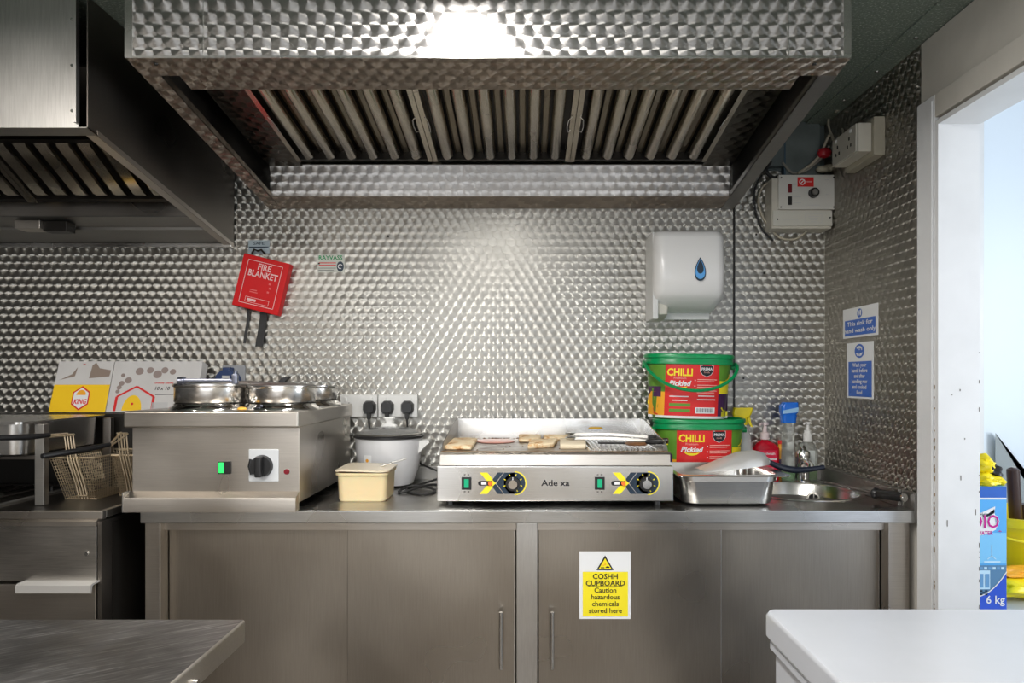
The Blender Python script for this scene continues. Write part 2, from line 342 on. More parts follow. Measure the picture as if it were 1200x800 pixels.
# store room beyond the door
struct(B().box(1.268, 3.0, 2.75, 2.85, 0, 2.9), 'wall_store_back', M['skyblue'])
struct(B().box(2.9, 3.0, -.4, 2.75, 0, 2.9), 'wall_store_right', M['skyblue'])
struct(B().box(1.268, 3.0, -.4, 2.85, 2.9, 2.96), 'ceiling_store', M['paint'])
wsp = struct(B().box(1.70, 1.803, 2.715, 2.75, 0, 2.88, .003), 'trim_2', M['paint'])
struct(B().box(1.806, 2.9, 2.725, 2.75, 0, 2.88, .002), 'trim_3', M['skyblue'])

# ceiling battens out of view; the rear and fryer-side ones are added fill
for x, y, ln, _, _, lb in BATTENS:
    t = thing('ceiling_light', 'long white fluorescent ceiling fitting '+lb, 'ceiling light', (x, y, 2.224))
    B().box(x-.08, x+.08, y-ln/2-.03, y+ln/2+.03, 2.24, 2.2805, .004).build('housing', M['white'], t); B().box(x-.065, x+.065, y-ln/2, y+ln/2, 2.225, 2.24, .006).build('diffuser', M['lamp_white'], t)

# ---------------------------------------------------------------- extraction hoods
def plane_z(y, y0, z0, y1, z1): return z0+(z1-z0)*(y-y0)/(y1-y0)
HX0, HX1, HY0 = -.993, .810, 1.72
hz = lambda y: plane_z(y, 1.72, 2.088, 2.69, 1.949)
hood = thing('extraction_hood', 'wide extraction hood of swirl-patterned steel over the griddle', 'extractor hood', (-.09, 2.2, 1.95))
B().box(HX0, HX1, HY0, HY0+.003, hz(HY0), CEIL-.001).build('front_panel', M['hood_sw'], hood)
B().box(HX0-.001, HX0+.018, HY0-.0015, HY0, hz(HY0), CEIL-.001).box(HX1-.018, HX1+.001, HY0-.0015, HY0, hz(HY0), CEIL-.001).box(HX0, HX1, HY0-.002, HY0, hz(HY0)-.001, hz(HY0)+.004).build('edge_fold', M['steel_b'], hood)
for x in (-.80, .655): B().box(x, x+.0015, HY0-.001, HY0, hz(HY0)+.004, CEIL-.001).build('sheet_joint', M['steel_b'], hood)
for x in (HX0, HX1-.003):
    b = B().loft([[(x+d, HY0+.003, hz(HY0)), (x+d, 2.69, hz(2.69)), (x+d, 2.69, CEIL-.002), (x+d, HY0+.003, CEIL-.002)] for d in (0, .003)])
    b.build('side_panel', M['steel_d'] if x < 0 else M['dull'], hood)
def slab(b, x0, x1, ya, yb, f, th, m=0, up=0):
    return b.loft([[(x, ya, f(ya)+up), (x, yb, f(yb)+up), (x, yb, f(yb)+up+th), (x, ya, f(ya)+up+th)] for x in (x0, x1)], m)
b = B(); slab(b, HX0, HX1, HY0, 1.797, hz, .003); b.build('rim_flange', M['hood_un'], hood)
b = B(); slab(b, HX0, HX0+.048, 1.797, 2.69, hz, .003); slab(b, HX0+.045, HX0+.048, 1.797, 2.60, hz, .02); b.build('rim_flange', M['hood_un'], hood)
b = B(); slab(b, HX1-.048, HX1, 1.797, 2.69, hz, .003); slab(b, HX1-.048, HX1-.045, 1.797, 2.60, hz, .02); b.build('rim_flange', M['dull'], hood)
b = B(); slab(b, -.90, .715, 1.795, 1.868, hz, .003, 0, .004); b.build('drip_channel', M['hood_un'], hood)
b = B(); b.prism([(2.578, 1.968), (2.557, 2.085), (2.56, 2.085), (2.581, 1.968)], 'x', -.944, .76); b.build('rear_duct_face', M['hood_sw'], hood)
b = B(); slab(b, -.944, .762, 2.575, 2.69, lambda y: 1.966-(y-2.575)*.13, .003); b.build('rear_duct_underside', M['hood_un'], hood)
b = B(); b.box(-.93, .74, 2.550, 2.557, 2.079, 2.087); b.build('grease_gutter_lip', M['polished'], hood)
b = B(); slab(b, -.945, -.822, 1.80, 2.58, lambda y: plane_z(y, 1.95, 2.158, 2.5, 2.083), .004); b.build('blanking_plate', M['blank'], hood)
b = B(); slab(b, .655, .762, 1.80, 2.58, lambda y: plane_z(y, 1.95, 2.158, 2.5, 2.083), .004); b.build('blanking_plate', M['blank'], hood)
b = B(); slab(b, -.94, .757, 1.80, 2.58, lambda y: 2.21, .004); b.build('plenum_lining', M['soot_shade'], hood)
def filt(parent, x0, x1, ya, za, yb, zb, n, handle=True, flat=False):
    """a baffle filter: frame, convex front baffles and recessed rear baffles"""
    L = math.hypot(yb-ya, zb-za); cy, cz = (yb-ya)/L, (zb-za)/L; nrm = (cz, -cy) if False else (cz, -cy)   # (y,z) normal pointing down
    nrm = (nrm[0], nrm[1]) if nrm[1] < 0 else (-nrm[0], -nrm[1])
    def q(s, d): return (ya+cy*s+nrm[0]*d, za+cz*s+nrm[1]*d)
    def bar(b, xa, xb, s0, s1, d0, d1):
        r = []
        for x in (xa, xb): r.append([(x, *q(s0, d0)), (x, *q(s1, d0)), (x, *q(s1, d1)), (x, *q(s0, d1))])
        b.loft(r)
    fb = B(); bar(fb, x0, x0+.016, 0, L, -.033, .01); bar(fb, x1-.016, x1, 0, L, -.033, .01)
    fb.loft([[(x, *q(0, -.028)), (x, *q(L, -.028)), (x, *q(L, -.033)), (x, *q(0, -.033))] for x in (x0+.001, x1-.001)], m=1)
    fr = fb.build('baffle_filter', [M['baffle'], M['soot_shade']], parent)
    for s0, s1 in ((0, .014), (L-.016, L)): eb = B(); bar(eb, x0+.001, x1-.001, s0, s1, -.03, .008); eb.build('end_bar', M['soot_shade'], fr)  # end bars coloured black to paint the shadow band under the baffles
    pitch = (x1-x0-.032)/n
    b1 = B(); prof = [(pitch*.25*math.sin(D(a_)), -.006+.030*math.cos(D(a_))) for a_ in (-90, -70, -50, -32, -16, 0, 16, 32, 50, 70, 90)]
    if flat: prof = [(-pitch*.30, .004), (-pitch*.28, .012), (pitch*.28, .012), (pitch*.30, .004), (pitch*.30, .002), (-pitch*.30, .002)]
    o0 = (x0+.016+pitch*.5)
    b1.loft([[(o0+u, *q(s, d*k)) for u, d in prof] for s, k in ((.012, .5), (.022, 1), (L-.045, 1), (L-.026, .35))])
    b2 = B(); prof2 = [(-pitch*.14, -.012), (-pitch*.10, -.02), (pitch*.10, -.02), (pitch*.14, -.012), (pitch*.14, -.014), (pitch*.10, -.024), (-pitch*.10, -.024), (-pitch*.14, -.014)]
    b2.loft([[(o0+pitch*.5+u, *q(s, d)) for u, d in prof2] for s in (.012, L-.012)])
    f1 = b1.build('baffle', M['baffle'], fr); f2 = b2.build('rear_baffle', M['baffle_d'], fr)  # recessed rear baffles use a darker steel, painting shade into the gaps
    for k in range(1, n):
        c = f1.copy(); COL.objects.link(c); c.location.x += k*pitch
        if k < n-1: c = f2.copy(); COL.objects.link(c); c.location.x += k*pitch
    if handle:
        for xx, sg in ((x0+.012, 1), (x1-.012, -1)):
            pts = [(xx, *q(L*.42, .012)), (xx+sg*.010, *q(L*.43, .02)), (xx+sg*.013, *q(L*.5, .022)), (xx+sg*.010, *q(L*.57, .02)), (xx, *q(L*.58, .012))]
            B().tube(pts, .0015, 6).build('wire_handle', M['polished'], fr)
    return fr
for k in range(3):
    filt(hood, -.822+k*.4925, -.822+k*.4925+.4905, 1.95, 2.158, 2.5, 2.083, 6)
for x, y in ((.73, 1.745), (-.93, 1.745)): B().lathe([(.001, -.004), (.005, -.003), (.006, 0)], (x, y, hz(y)), 10).build('rivet', M['soot_shade'], hood)

# left hood
gz = lambda y: plane_z(y, 1.79, 1.939, 2.69, 1.800); GX = -1.13
lh = thing('extraction_hood', 'plain brushed steel extraction hood above the fryer, cut by the left edge', 'extractor hood', (-1.85, 2.2, 1.80))
B().box(-2.6, -1.152, 1.787, 1.790, gz(1.79), CEIL-.001).box(-1.160, -1.152, 1.776, 1.787, gz(1.79)+.01, CEIL-.001).build('front_panel', brushed('hood_front_steel', (.62, .61, .59), .32, (60, 2, 3), .2), lh)
b = B().loft([[(x, 1.79, gz(1.79)), (x, 2.69, gz(2.69)), (x, 2.69, CEIL-.002), (x, 1.79, CEIL-.002)] for x in (GX-.003, GX)]); b.build('side_panel', M['steel_d'], lh)
for py in (23, 77, 130): z = PZ(py, 1.787); B().cyl((-1.165-.003, 1.7875, z), (-1.168, 1.784, z), .004, n=10).build('rivet', M['polished'], lh)
b = B(); slab(b, -2.6, GX, 1.79, 1.83, gz, .003); b.build('rim_flange', M['dull'], lh)
b = B(); slab(b, GX-.03, GX+.001, 1.83, 2.69, gz, .014); b.build('rim_flange', M['steel'], lh)
B().box(-2.6, -1.163, 2.40, 2.403, 1.853, 1.907).build('rear_duct_face', M['steel'], lh)
b = B(); slab(b, -2.6, -1.163, 2.40, 2.66, lambda y: 1.852-(y-2.4)*.15, .003); slab(b, -2.6, -1.163, 2.50, 2.503, lambda y: 1.828, .02); b.build('rear_duct_underside', M['dull'], lh)
B().box(-2.6, GX, 2.66, 2.69, 1.796, 1.812, .002).build('wall_trim', M['steel_b'], lh)
b = B(); slab(b, -2.6, -1.14, 1.84, 2.55, lambda y: 2.12, .004); b.build('plenum_lining', M['soot_shade'], lh)
for k in range(3): filt(lh, -1.165-.4925*(k+1), -1.167-.4925*k, 2.10, 2.022, 2.34, 1.893, 7, False, True)
b = B().box(PX(20, 2.42), PX(50, 2.42), 2.405, 2.47, 1.812, 1.842, .003); b.build('grease_drawer', M['steel'], lh)
b = B().box(PX(50, 2.42), PX(78, 2.42), 2.42, 2.47, 1.806, 1.842, .003); b.build('drawer_runner', M['soot_shade'], lh)

# ---------------------------------------------------------------- worktop, sink and base cabinet
WT = .9
wt = thing('worktop', 'long stainless steel worktop with an inset round hand sink at its right end', 'worktop', (0, 2.36, WT-.038))
sx, sy, sr = .95, 2.405, .20
b = B()
hole = [(sx+sr*math.cos(a), sy+sr*math.sin(a)) for a in [2*math.pi*k/64 for k in range(64)]]
def sq(a):
    c, s_ = math.cos(a), math.sin(a); q = 1/max(abs(c), abs(s_)); return (sx+.205*c*q, sy+.205*s_*q)
outer = [sq(2*math.pi*k/64) for k in range(64)]
for k in range(64):
    j = (k+1) % 64; b.add([(*hole[k], WT), (*hole[j], WT), (*outer[j], WT), (*outer[k], WT)], [(0, 1, 2, 3)])
X0, X1, Y0, Y1 = -1.139, 1.155, 2.05, 2.695
b.add([(x, y, WT) for x, y in ((X0, Y0), (sx-.205, Y0), (sx-.205, Y1), (X0, Y1))], [(0, 1, 2, 3)])
b.add([(x, y, WT) for x, y in ((sx-.205, Y0), (X1, Y0), (X1, sy-.205), (sx-.205, sy-.205))], [(0, 1, 2, 3)])
b.add([(x, y, WT) for x, y in ((sx-.205, sy+.205), (X1, sy+.205), (X1, Y1), (sx-.205, Y1))], [(0, 1, 2, 3)])
b.build('work_surface', M['top_steel'], wt, fix=False)
B().box(X0, X1, Y0-.0015, Y0+.02, WT-.038, WT+.0005, .003).build('front_edge', brushed('worktop_edge_steel', (.60, .60, .59), .25, (3, 40, 90), .15), wt)
b = B().box(X0, WR-.004, Y1-.02, Y1, WT, WT+.052, .002).box(X1, WR-.004, Y0, Y1-.02, WT-.038, WT+.052, .002).box(X1-.012, X1, 2.12, Y1-.02, WT, WT+.052, .002); b.build('upstand', M['dull'], wt)
bo = B().lathe([(sr+.012, .0), (sr+.010, .003), (sr-.003, .003), (sr-.008, -.004), (sr-.02, -.06), (sr-.045, -.12), (.10, -.135), (.02, -.137)], (sx, sy, WT), 64, cap=(False, True)).build('sink_bowl', M['steel_b'], wt)
a = D(88); rr = sr-.016
b = B(); ctr = Vector((sx+.100, sy+.118, WT-.046))
for i, (r, m) in enumerate(((.024, 0), (.017, 1))): b.cyl(ctr+Vector((0, -.001-.002*i, 0)), ctr+Vector((0, -.004-.002*i, 0)), r, n=24, m=m)
for k in range(3):
    an = D(90+120*k); b.tube([ctr+Vector((0, -.008, 0)), ctr+Vector((.017*math.cos(an), -.008, .017*math.sin(an)))], .0025, 6)
b.build('overflow', [M['polished'], M['black']], bo)
b = B(); c0 = Vector((1.055, 2.625, WT))
b.lathe([(.030, 0), (.030, .006), (.023, .012), (.022, .085), (.026, .09), (.026, .11), (.020, .118)], c0, 28)
b.tube([c0+Vector((0, -.005, .07)), c0+Vector((-.01, -.06, .085)), c0+Vector((-.018, -.115, .075)), c0+Vector((-.02, -.12, .055))], [.014, .013, .011, .011], 14)
b.tube([c0+Vector((0, 0, .115)), c0+Vector((-.01, -.02, .135)), c0+Vector((-.026, -.05, .143))], [.016, .012, .007], 12)
solo(b, 'basin_tap', M['chrome'], 'small chrome mixer tap at the back corner of the round sink', 'tap')

cb = thing('base_cabinet', 'stainless steel sliding-door base cabinet under the worktop', 'cabinet', (0, 2.38, 0))
for xa, xb in ((-1.134, -1.087), (1.085, 1.148)): B().box(xa, xb, 2.065, 2.115, 0, .861, .003).build('corner_post', M['steel'], cb)
B().box(PX(605, 2.068), PX(630, 2.068), 2.068, 2.11, 0, .8595, .003).build('centre_post', brushed('post_steel', (.60, .585, .56), .36, (60, 60, 4)), cb)
B().box(-1.087, 1.085, 2.085, 2.125, .835, .861).build('top_rail', M['steel'], cb)
B().box(-1.087, 1.085, 2.085, 2.125, .08, .13).build('bottom_rail', M['steel'], cb)
B().box(-1.137, 1.15, 2.13, 2.68, .06, .858).build('carcass', M['steel_d'], cb)
def door(xa, xb, y, hx=None, lab=None):
    d = B().box(xa, xb, y, y+.018, .10, .846, .002).build('door', M['steel_v'], cb)
    B().box(xb-.004, xb-.0015, y-.0012, y, .102, .844).build('door_edge_strip', M['steel_b'], d)
    if hx:
        h = B().cyl((hx, y-.028, PZ(717, y-.028)), (hx, y-.028, PZ(784, y-.028)), .0058, n=16)
        for py in (724, 776): h.cyl((hx, y-.028, PZ(py, y-.028)), (hx, y, PZ(py, y-.028)), .004, n=10)
        h.build('door_handle', M['steel_b'], d)
    return d
door(-1.085, PX(409, 2.112), 2.112)
door(PX(407, 2.092), PX(604, 2.092), 2.092, PX(587, 2.07))
door(PX(631, 2.092), PX(846, 2.092), 2.092, PX(647, 2.07))
door(PX(845, 2.112), 1.083, 2.112)
SY = 2.0905; x0 = PX(679, SY); z0 = PZ(725, SY); SW = PX(739, SY)-x0; SH = PZ(646, SY)-z0
sg = thing('safety_sign', 'white and yellow COSHH cupboard caution notice on the cabinet door', 'sign', (x0+SW/2, SY, z0))
B().box(x0, x0+SW, SY, SY+.0015, z0, z0+SH).build('sign_board', M['paper'], sg)
fn = front(x0, SY, z0)
B().rect(.010, SW-.008, .008, SH*.70, fn).build('yellow_field', M['yellow'], sg)
b = B(); f2 = front(x0, SY, z0, .0012); f3 = front(x0, SY, z0, .0018); cx = SW*.5; zt = SH*.945; zb = SH*.725
b.flat([(cx-.026, zb), (cx+.026, zb), (cx, zt)], f2, 0); b.flat([(cx-.019, zb+.004), (cx+.019, zb+.004), (cx, zt-.009)], f3, 1)
f4 = front(x0, SY, z0, .0022)
b.flat([(cx+.001, zb+.007), (cx+.013, zb+.007), (cx+.014, zb+.010), (cx+.008, zb+.0125), (cx+.003, zb+.011)], f4); b.rect(cx-.013, cx-.002, zb+.006, zb+.009, f4); b.line([(cx-.007, zb+.014), (cx+.003, zb+.018)], .0025, f4, 2); b.line([(cx-.004, zb+.022), (cx+.002, zb+.020)], .0025, f4, 2)
b.build('warning_triangle', [M['ink'], M['yellow'], M['orange']], sg)
b = B()
for i, (s_, sz, bo_) in enumerate((('COSHH', .0225, .012), ('CUPBOARD', .0225, .012), ('Caution', .021, .01), ('hazardous', .021, .01), ('chemicals', .021, .01), ('stored here', .021, .01))):
    b.text(s_, sz, cx+.001, SH*(.595-.1005*i), f2, bold=bo_+.006)
b.rect(cx-.052, cx+.052, SH*.482, SH*.488, f2); b.build('lettering', M['ink'], sg)
# ---------------------------------------------------------------- wet-well food warmer with four pots
bx0, bx1 = -1.166, -.664
bm_ = thing('food_warmer', 'stainless steel four-pot counter food warmer with a green lit switch and black dial', 'food warmer', (-.915, 2.34, WT))
b = B().box(bx0+.006, bx1-.002, 2.045, 2.64, .925, 1.155, .002); b.build('body', M['steel'], bm_)
b = B(); prof = [(2.045, .958), (2.014, .944), (2.012, .936), (2.012, .902), (2.045, .902)]
b.prism(prof, 'x', bx0-.003, bx1-.003); b.build('drip_ledge', M['steel'], bm_)
B().box(bx0-.004, bx0-.0015, 2.010, 2.05, .902, .96).build('ledge_end', M['dull'], bm_)
B().box(bx0-.006, bx1+.003, 2.018, 2.655, 1.147, 1.196, .006, seg=3).build('top_deck', M['steel'], bm_)
for xf in (bx0+.04, bx1-.07):
    for yf in (2.07, 2.6): B().box(xf, xf+.03, yf, yf+.03, WT+.0005, .926).build('foot', M['black'], bm_)
YF = 2.045
sw = B().box(PX(256.5, YF), PX(271, YF), YF-.008, YF, PZ(555, YF), PZ(540, YF), .002).build('rocker_switch', M['black'], bm_)
B().box(PX(258, YF), PX(263.5, YF), YF-.0105, YF-.007, PZ(553.5, YF), PZ(541.5, YF), .001).build('lit_lens', M['lamp_green'], sw, label='glowing green lens')
kp = B().box(PX(292, YF), PX(327, YF), YF-.006, YF, PZ(564, YF), PZ(526, YF), .003); kp = kp.build('dial_plate', plain('dial_plate_grey', (.62, .64, .66), .4), bm_)
kc = P(308, 545.5, YF)
b = B().cyl((kc[0], YF-.006, kc[2]), (kc[0], YF-.02, kc[2]), .0325, .030, 36); b.box(kc[0]-.011, kc[0]+.009, YF-.04, YF-.018, kc[2]-.030, kc[2]+.030, .004)
b.tube([(kc[0]-.03, YF-.010, kc[2]+.02), (kc[0]-.034, YF-.012, kc[2]), (kc[0]-.028, YF-.010, kc[2]-.024)], .006, 8); b.build('dial_knob', M['black'], kp)
c = P(336, 552.5, YF); B().cyl((c[0], YF-.004, c[2]), (c[0], YF+.001, c[2]), .0075, .009, 20).build('pilot_lamp', plain('dark_red_lens', (.20, .01, .02), .2), bm_)
def pot(cx, cy, r, lab, zt=1.272):
    t = thing('round_pot', lab, 'pot', (cx, cy, 1.199), 'pots in the food warmer')
    B().lathe([(r+.014, 0), (r+.012, .006), (r+.003, .012), (r+.0005, .017)], (cx, cy, 1.1965), 48, cap=(True, False)).build('collar', M['polished'], t)
    B().lathe([(r-.010, .012), (r-.004, .016), (r, .022), (r, zt-1.199-.008), (r+.006, zt-1.199-.003), (r+.006, zt-1.199), (r-.003, zt-1.199), (r-.004, .02)], (cx, cy, 1.199), 56, cap=(True, True)).build('pot_wall', M['potst'], t)
    B().lathe([(r-.003, 0), (.03, 0)], (cx, cy, zt-.012), 40).build('sauce', plain('gravy', (.05, .035, .02), .3), t)
    return (cx, cy, zt, r)
pots = [pot(-.978, 2.165, .108, 'round steel pot at the front left of the food warmer'), pot(-.762, 2.175, .100, 'round steel pot at the front right of the food warmer', 1.268),
        pot(-.987, 2.445, .100, 'round steel pot at the back left of the food warmer'), pot(-.772, 2.475, .100, 'round steel pot at the back right of the food warmer', 1.266)]
def lid(p, lab, metal, knob, dz=0):
    cx, cy, zt, r = p; t = thing('pot_lid', lab, 'lid', (cx, cy, zt))
    B().lathe([(r+.004, .0005), (r+.004, .003), (r-.01, .006), (.03, .010), (.001, .011)], (cx, cy, zt), 48).build('lid_disc', metal, t)
    if knob == 'strap': B().tube([(cx-.035, cy, zt+.008), (cx-.02, cy, zt+.028), (cx+.02, cy, zt+.03), (cx+.035, cy, zt+.008)], .006, 8).build('lid_handle', M['black'], t)
    elif knob == 'tab': B().prism([(cx-.012, zt+.008), (cx+.006, zt+.008), (cx+.026, zt+.030), (cx+.002, zt+.026)], 'y', cy-.012, cy+.012).build('lid_handle', M['black'], t)
    return t
lid(pots[0], 'flat steel lid on the front left pot, under the blue-grey handle', M['steel_b'], 'none')
b = B(); cx, cy, zt, r = pots[0]
b.box(cx-.045, cx+.105, cy-.105, cy-.085, zt+.007, zt+.019, .004)
b.cyl((cx-.056, cy-.098, zt+.012), (cx-.038, cy-.098, zt+.012), .0125, n=16)
b.box(cx+.103, cx+.120, cy-.103, cy-.087, zt+.002, zt+.032, .003); b.cyl((cx+.111, cy-.095, zt+.028), (cx+.114, cy-.095, zt+.042), .006, n=10)
solo(b, 'ladle_handle', plain('blue_grey_steel', (.30, .32, .40), .3, .9), 'blue-grey ladle handle lying across the rim of the front left pot', 'ladle')
lid(pots[1], 'dark lid with an upright notch handle on the front right pot', M['dull'], 'tab')
lid(pots[2], 'flat dull lid on the back left pot', M['dull'], 'none')
solo(B().lathe([(.001, 0), (.012, .002), (.010, .008), (.001, .01)], (-.848, 2.075, 1.1965), 10, sx=1.2), 'food_scrap', plain('sweetcorn', (.85, .45, .05), .5), 'yellow crumb of food on the warmer between the front pots', 'crumb')

# blue lidded outlet and blade on the wall behind the warmer
t = thing('outlet_cover', 'round navy blue industrial socket cover on the wall behind the food warmer', 'socket', P(266, 446, WB-.003))
c = P(266, 446, 2.66); B().cyl((c[0], WB-.003, c[2]), (c[0], WB-.05, c[2]), .043, n=36).box(c[0]-.016, c[0]+.016, WB-.045, WB-.01, c[2]+.03, c[2]+.052, .004).build('cap', plain('navy_plastic', (.015, .04, .13), .4), t)
B().box(c[0]-.03, c[0]+.058, WB-.012, WB-.003, c[2]-.03, c[2]+.06, .002).build('back_plate', plain('grey_plate', (.30, .31, .33), .5), t)
B().box(c[0]-.014, c[0]+.014, WB-.0515, WB-.05, c[2]+.006, c[2]+.020).build('rating_label', M['greyp'], t)

# ---------------------------------------------------------------- cardboard boxes leaning on the wall
def lean(x0, x1, zb, zt, yb, yt):
    ax = Vector((x1-x0, 0, 0)); up = Vector((0, yt-yb, zt-zb))
    nrm = ax.cross(up).normalized(); nrm = nrm if nrm.y < 0 else -nrm
    return lambda off: (lambda u, v: tuple(Vector((x0, yb, zb))+ax*u+up*v+nrm*off))
riser = struct(B().box(-2.45, -1.218, 2.53, 2.692, .905, 1.163, .003), 'trim_4', M['soot_shade'])
def carton(x0, x1, lab, cat='box'):
    L = lean(x0, x1, 1.166, 1.356, 2.565, 2.625); o = [L(0)(*p) for p in ((0, 0), (1, 0), (1, 1), (0, 1))]; k = [L(-.045)(*p) for p in ((0, 0), (1, 0), (1, 1), (0, 1))]
    t = thing('cardboard_box', lab, cat, (x0, 2.585, 1.166), 'frozen food cartons behind the fryer')
    b = B(); b.loft([o, k]); b.build('carton', M['card'], t); return t, L
t, L = carton(-1.765, -1.556, 'white and yellow food carton with a small hexagon badge, left of the white one')
f = L(.0006); g = L(.0012); h = L(.0018)
B().rect(0, 1, 0, .535, f).build('yellow_field', M['amber'], t)
b = B(); R = .185
hx = [(0.52+R*.95*math.sin(D(60*k)), .27+R*1.28*math.cos(D(60*k))) for k in range(6)]; b.flat(hx, g, 1); b.flat([(.52+(u-.52)*.86, .27+(v-.27)*.86) for u, v in hx], h, 0)
h2 = L(.0022); b.disc(.52, .33, .085, h2, 2, 16, .10, 0, 180); b.text('KING', .13, .52, .16, h2, 1, bold=.03, sx=.72, shear=.2); b.build('badge', [M['paper'], M['redp'], M['orange']], t)
B().flat([(.05, .62), (.34, .70), (.36, .88), (.28, .74), (.10, .64)], g).flat([(.60, .66), (.96, .70), (.97, .82), (.76, .86), (.68, .97), (.62, .92)], g).build('picture_print', M['brownp'], t)
B().text('xx', .06, .47, .92, g, bold=.01, sx=.8).build('small_print', M['redp'], t)
t, L = carton(-1.553, -1.222, 'white food carton printed 10 x 10, leaning beside the yellow one')
f = L(.0006); g = L(.0012)
b = B()
for u, v, r in ((.30, .80, .058), (.42, .82, .05), (.51, .74, .062), (.585, .82, .05), (.68, .79, .045), (.19, .62, .05), (.12, .56, .04), (.10, .48, .035), (.12, .72, .03), (.09, .40, .03)): b.disc(u, v, r*.8, f, 0, 18, r*1.25)
b.build('picture_print', plain('mushroom_print', (.30, .24, .22), .5), t)
b = B(); ctr = (.30, .10)
hx = [(ctr[0]+.24*math.sin(D(60*k)), ctr[1]+.40*math.cos(D(60*k))) for k in (-1.5, -1, 0, 1, 1.5)]
b.line([(hx[0][0]+.03, .02), hx[1], hx[2], hx[3], (hx[4][0]-.03, .02)], .03, f, 0); b.disc(ctr[0]-.02, .03, .11, f, 1, 20, .30, 0, 180); b.disc(ctr[0]-.02, .16, .014, g, 0, 12, .025)
b.build('badge', [M['redp'], M['amber']], t)
B().text('10 x 10', .095, .585, .43, f, bold=.02, sx=.6, shear=.15).text('crunchy coated', .055, .60, .555, f, m=1, sx=.62, bold=.02).line([(.52, .34), (.78, .345)], .012, f).rect(.5, .68, .06, .19, f, 2).ring(.88, .22, .07, .02, f, 1, 20, rv=1.5).text('onion rings', .05, .82, .35, f, m=1, sx=.5, bold=.01).build('lettering', [M['ink'], M['redp'], M['greyp']], t)
b = B(); c0 = P(231, 446, 2.66); b.prism([(c0[0]-.016, c0[2]), (c0[0]+.016, c0[2]-.001), (c0[0]+.004, PZ(424, 2.66)), (c0[0]-.004, PZ(424, 2.66))], 'y', 2.672, 2.676)
b.prism([(c0[0]-.016, 1.164), (c0[0]+.016, 1.164), (c0[0]+.016, c0[2]), (c0[0]-.016, c0[2])], 'y', 2.67, 2.678)
solo(b, 'knife_blade', M['black'], 'dark pointed blade standing behind the white carton', 'knife')

# ---------------------------------------------------------------- sockets, plugs and their leads
def socket(px0, px1, lab):
    x0, x1 = PX(px0, 2.69), PX(px1, 2.69); z0, z1 = PZ(488, 2.69), PZ(462, 2.69)
    t = thing('double_socket', lab, 'socket', ((x0+x1)/2, WB-.003, z0), 'double sockets behind the slow cooker')
    pl = B().box(x0, x1, 2.668, WB-.0025, z0, z1, .003).build('socket_plate', M['white'], t)
    for s in (-1, 1): B().box((x0+x1)/2+s*.037-.005+.013*s, (x0+x1)/2+s*.037+.005+.013*s, 2.663, 2.669, z1-.026, z1-.010, .001).build('rocker', M['white'], t)
    for s in (-1, 1): 
        for du in (-.011, 0, .011): B().box((x0+x1)/2+s*.037+du-.0025, (x0+x1)/2+s*.037+du+.0025, 2.6672, 2.6682, z0+(.035 if du else .047), z0+(.038 if du else .055)).build('pin_hole', M['ink'], t)
socket(400, 443.5, 'white double wall socket half hidden by the food warmer'); socket(444.5, 490, 'white double wall socket with two black plugs above the slow cooker')
def plug(px, lab, end):
    x, z = PX(px, 2.66), PZ(477, 2.66); t = thing('plug', lab, 'plug', (x, 2.66, z-.03), 'black plugs in the wall sockets')
    b = B().loft([[(x+sx_*w_, y, z+sz_*h_) for sx_, sz_ in ((-.7, -1), (.7, -1), (1, -.4), (1, .5), (.5, 1), (-.5, 1), (-1, .5), (-1, -.4))] for y, w_, h_ in ((2.6675, .024, .025), (2.65, .024, .025), (2.637, .019, .020))])
    b.build('plug_body', M['black'], t); B().prism([(x-.008, z-.022), (x+.008, z-.022), (x+.006, z-.045), (x-.006, z-.045)], 'y', 2.642, 2.656).build('strain_relief', M['blackr'], t)
    B().tube([(x, 2.649, z-.044)]+end, .0036, 8).build('flex', M['blackr'], t)
x = PX(433, 2.66); plug(433, 'black plug in the left socket, its lead dropping beside the slow cooker', [(x+.002, 2.648, 1.10), (x-.016, 2.655, 1.06), (x-.035, 2.665, 1.02), (x-.045, 2.66, .94), (x-.04, 2.655, .9045)])
x = PX(454, 2.66); plug(454, 'black plug in the middle, above the knob of the slow cooker lid', [(x, 2.652, 1.10), (x, 2.668, 1.04), (x+.0, 2.67, .95), (x+.01, 2.672, .9045)])
x = PX(477.5, 2.66); plug(477.5, 'black plug at the right end of the sockets', [(x+.002, 2.65, 1.10), (x+.008, 2.668, 1.04), (x+.05, 2.672, .96), (x+.15, 2.67, .92), (x+.165, 2.655, .905)])

# ---------------------------------------------------------------- slow cooker
cx, cy = -.497, 2.535
t = thing('slow_cooker', 'white round slow cooker with a dark rimmed glass lid', 'slow cooker', (cx, cy, WT))
B().lathe([(.080, .006), (.088, .010), (.106, .06), (.118, .12), (.121, .165), (.1215, .178)], (cx, cy, WT), 56, cap=(True, True)).build('body', plain('cooker_enamel', (.74, .75, .78), .25), t)
for a in range(4): B().lathe([(.010, 0), (.012, .010)], (cx+.068*math.cos(D(45+90*a)), cy+.068*math.sin(D(45+90*a)), WT), 12).build('foot', M['blackr'], t)
B().lathe([(.1215, 0), (.1275, .003), (.1275, .009), (.122, .013), (.117, .013)], (cx, cy, WT+.175), 56).build('crock_rim', M['black'], t)
ld = B().lathe([(.118, 0), (.112, .009), (.095, .018), (.065, .026), (.03, .030), (.001, .031)], (cx, cy, WT+.186), 56, cap=(False, False)).build('lid_glass', M['lidglass'], t)
B().lathe([(.1195, 0), (.1205, .004), (.113, .007), (.112, .004)], (cx, cy, WT+.187), 56).build('lid_band', M['dull'], t)
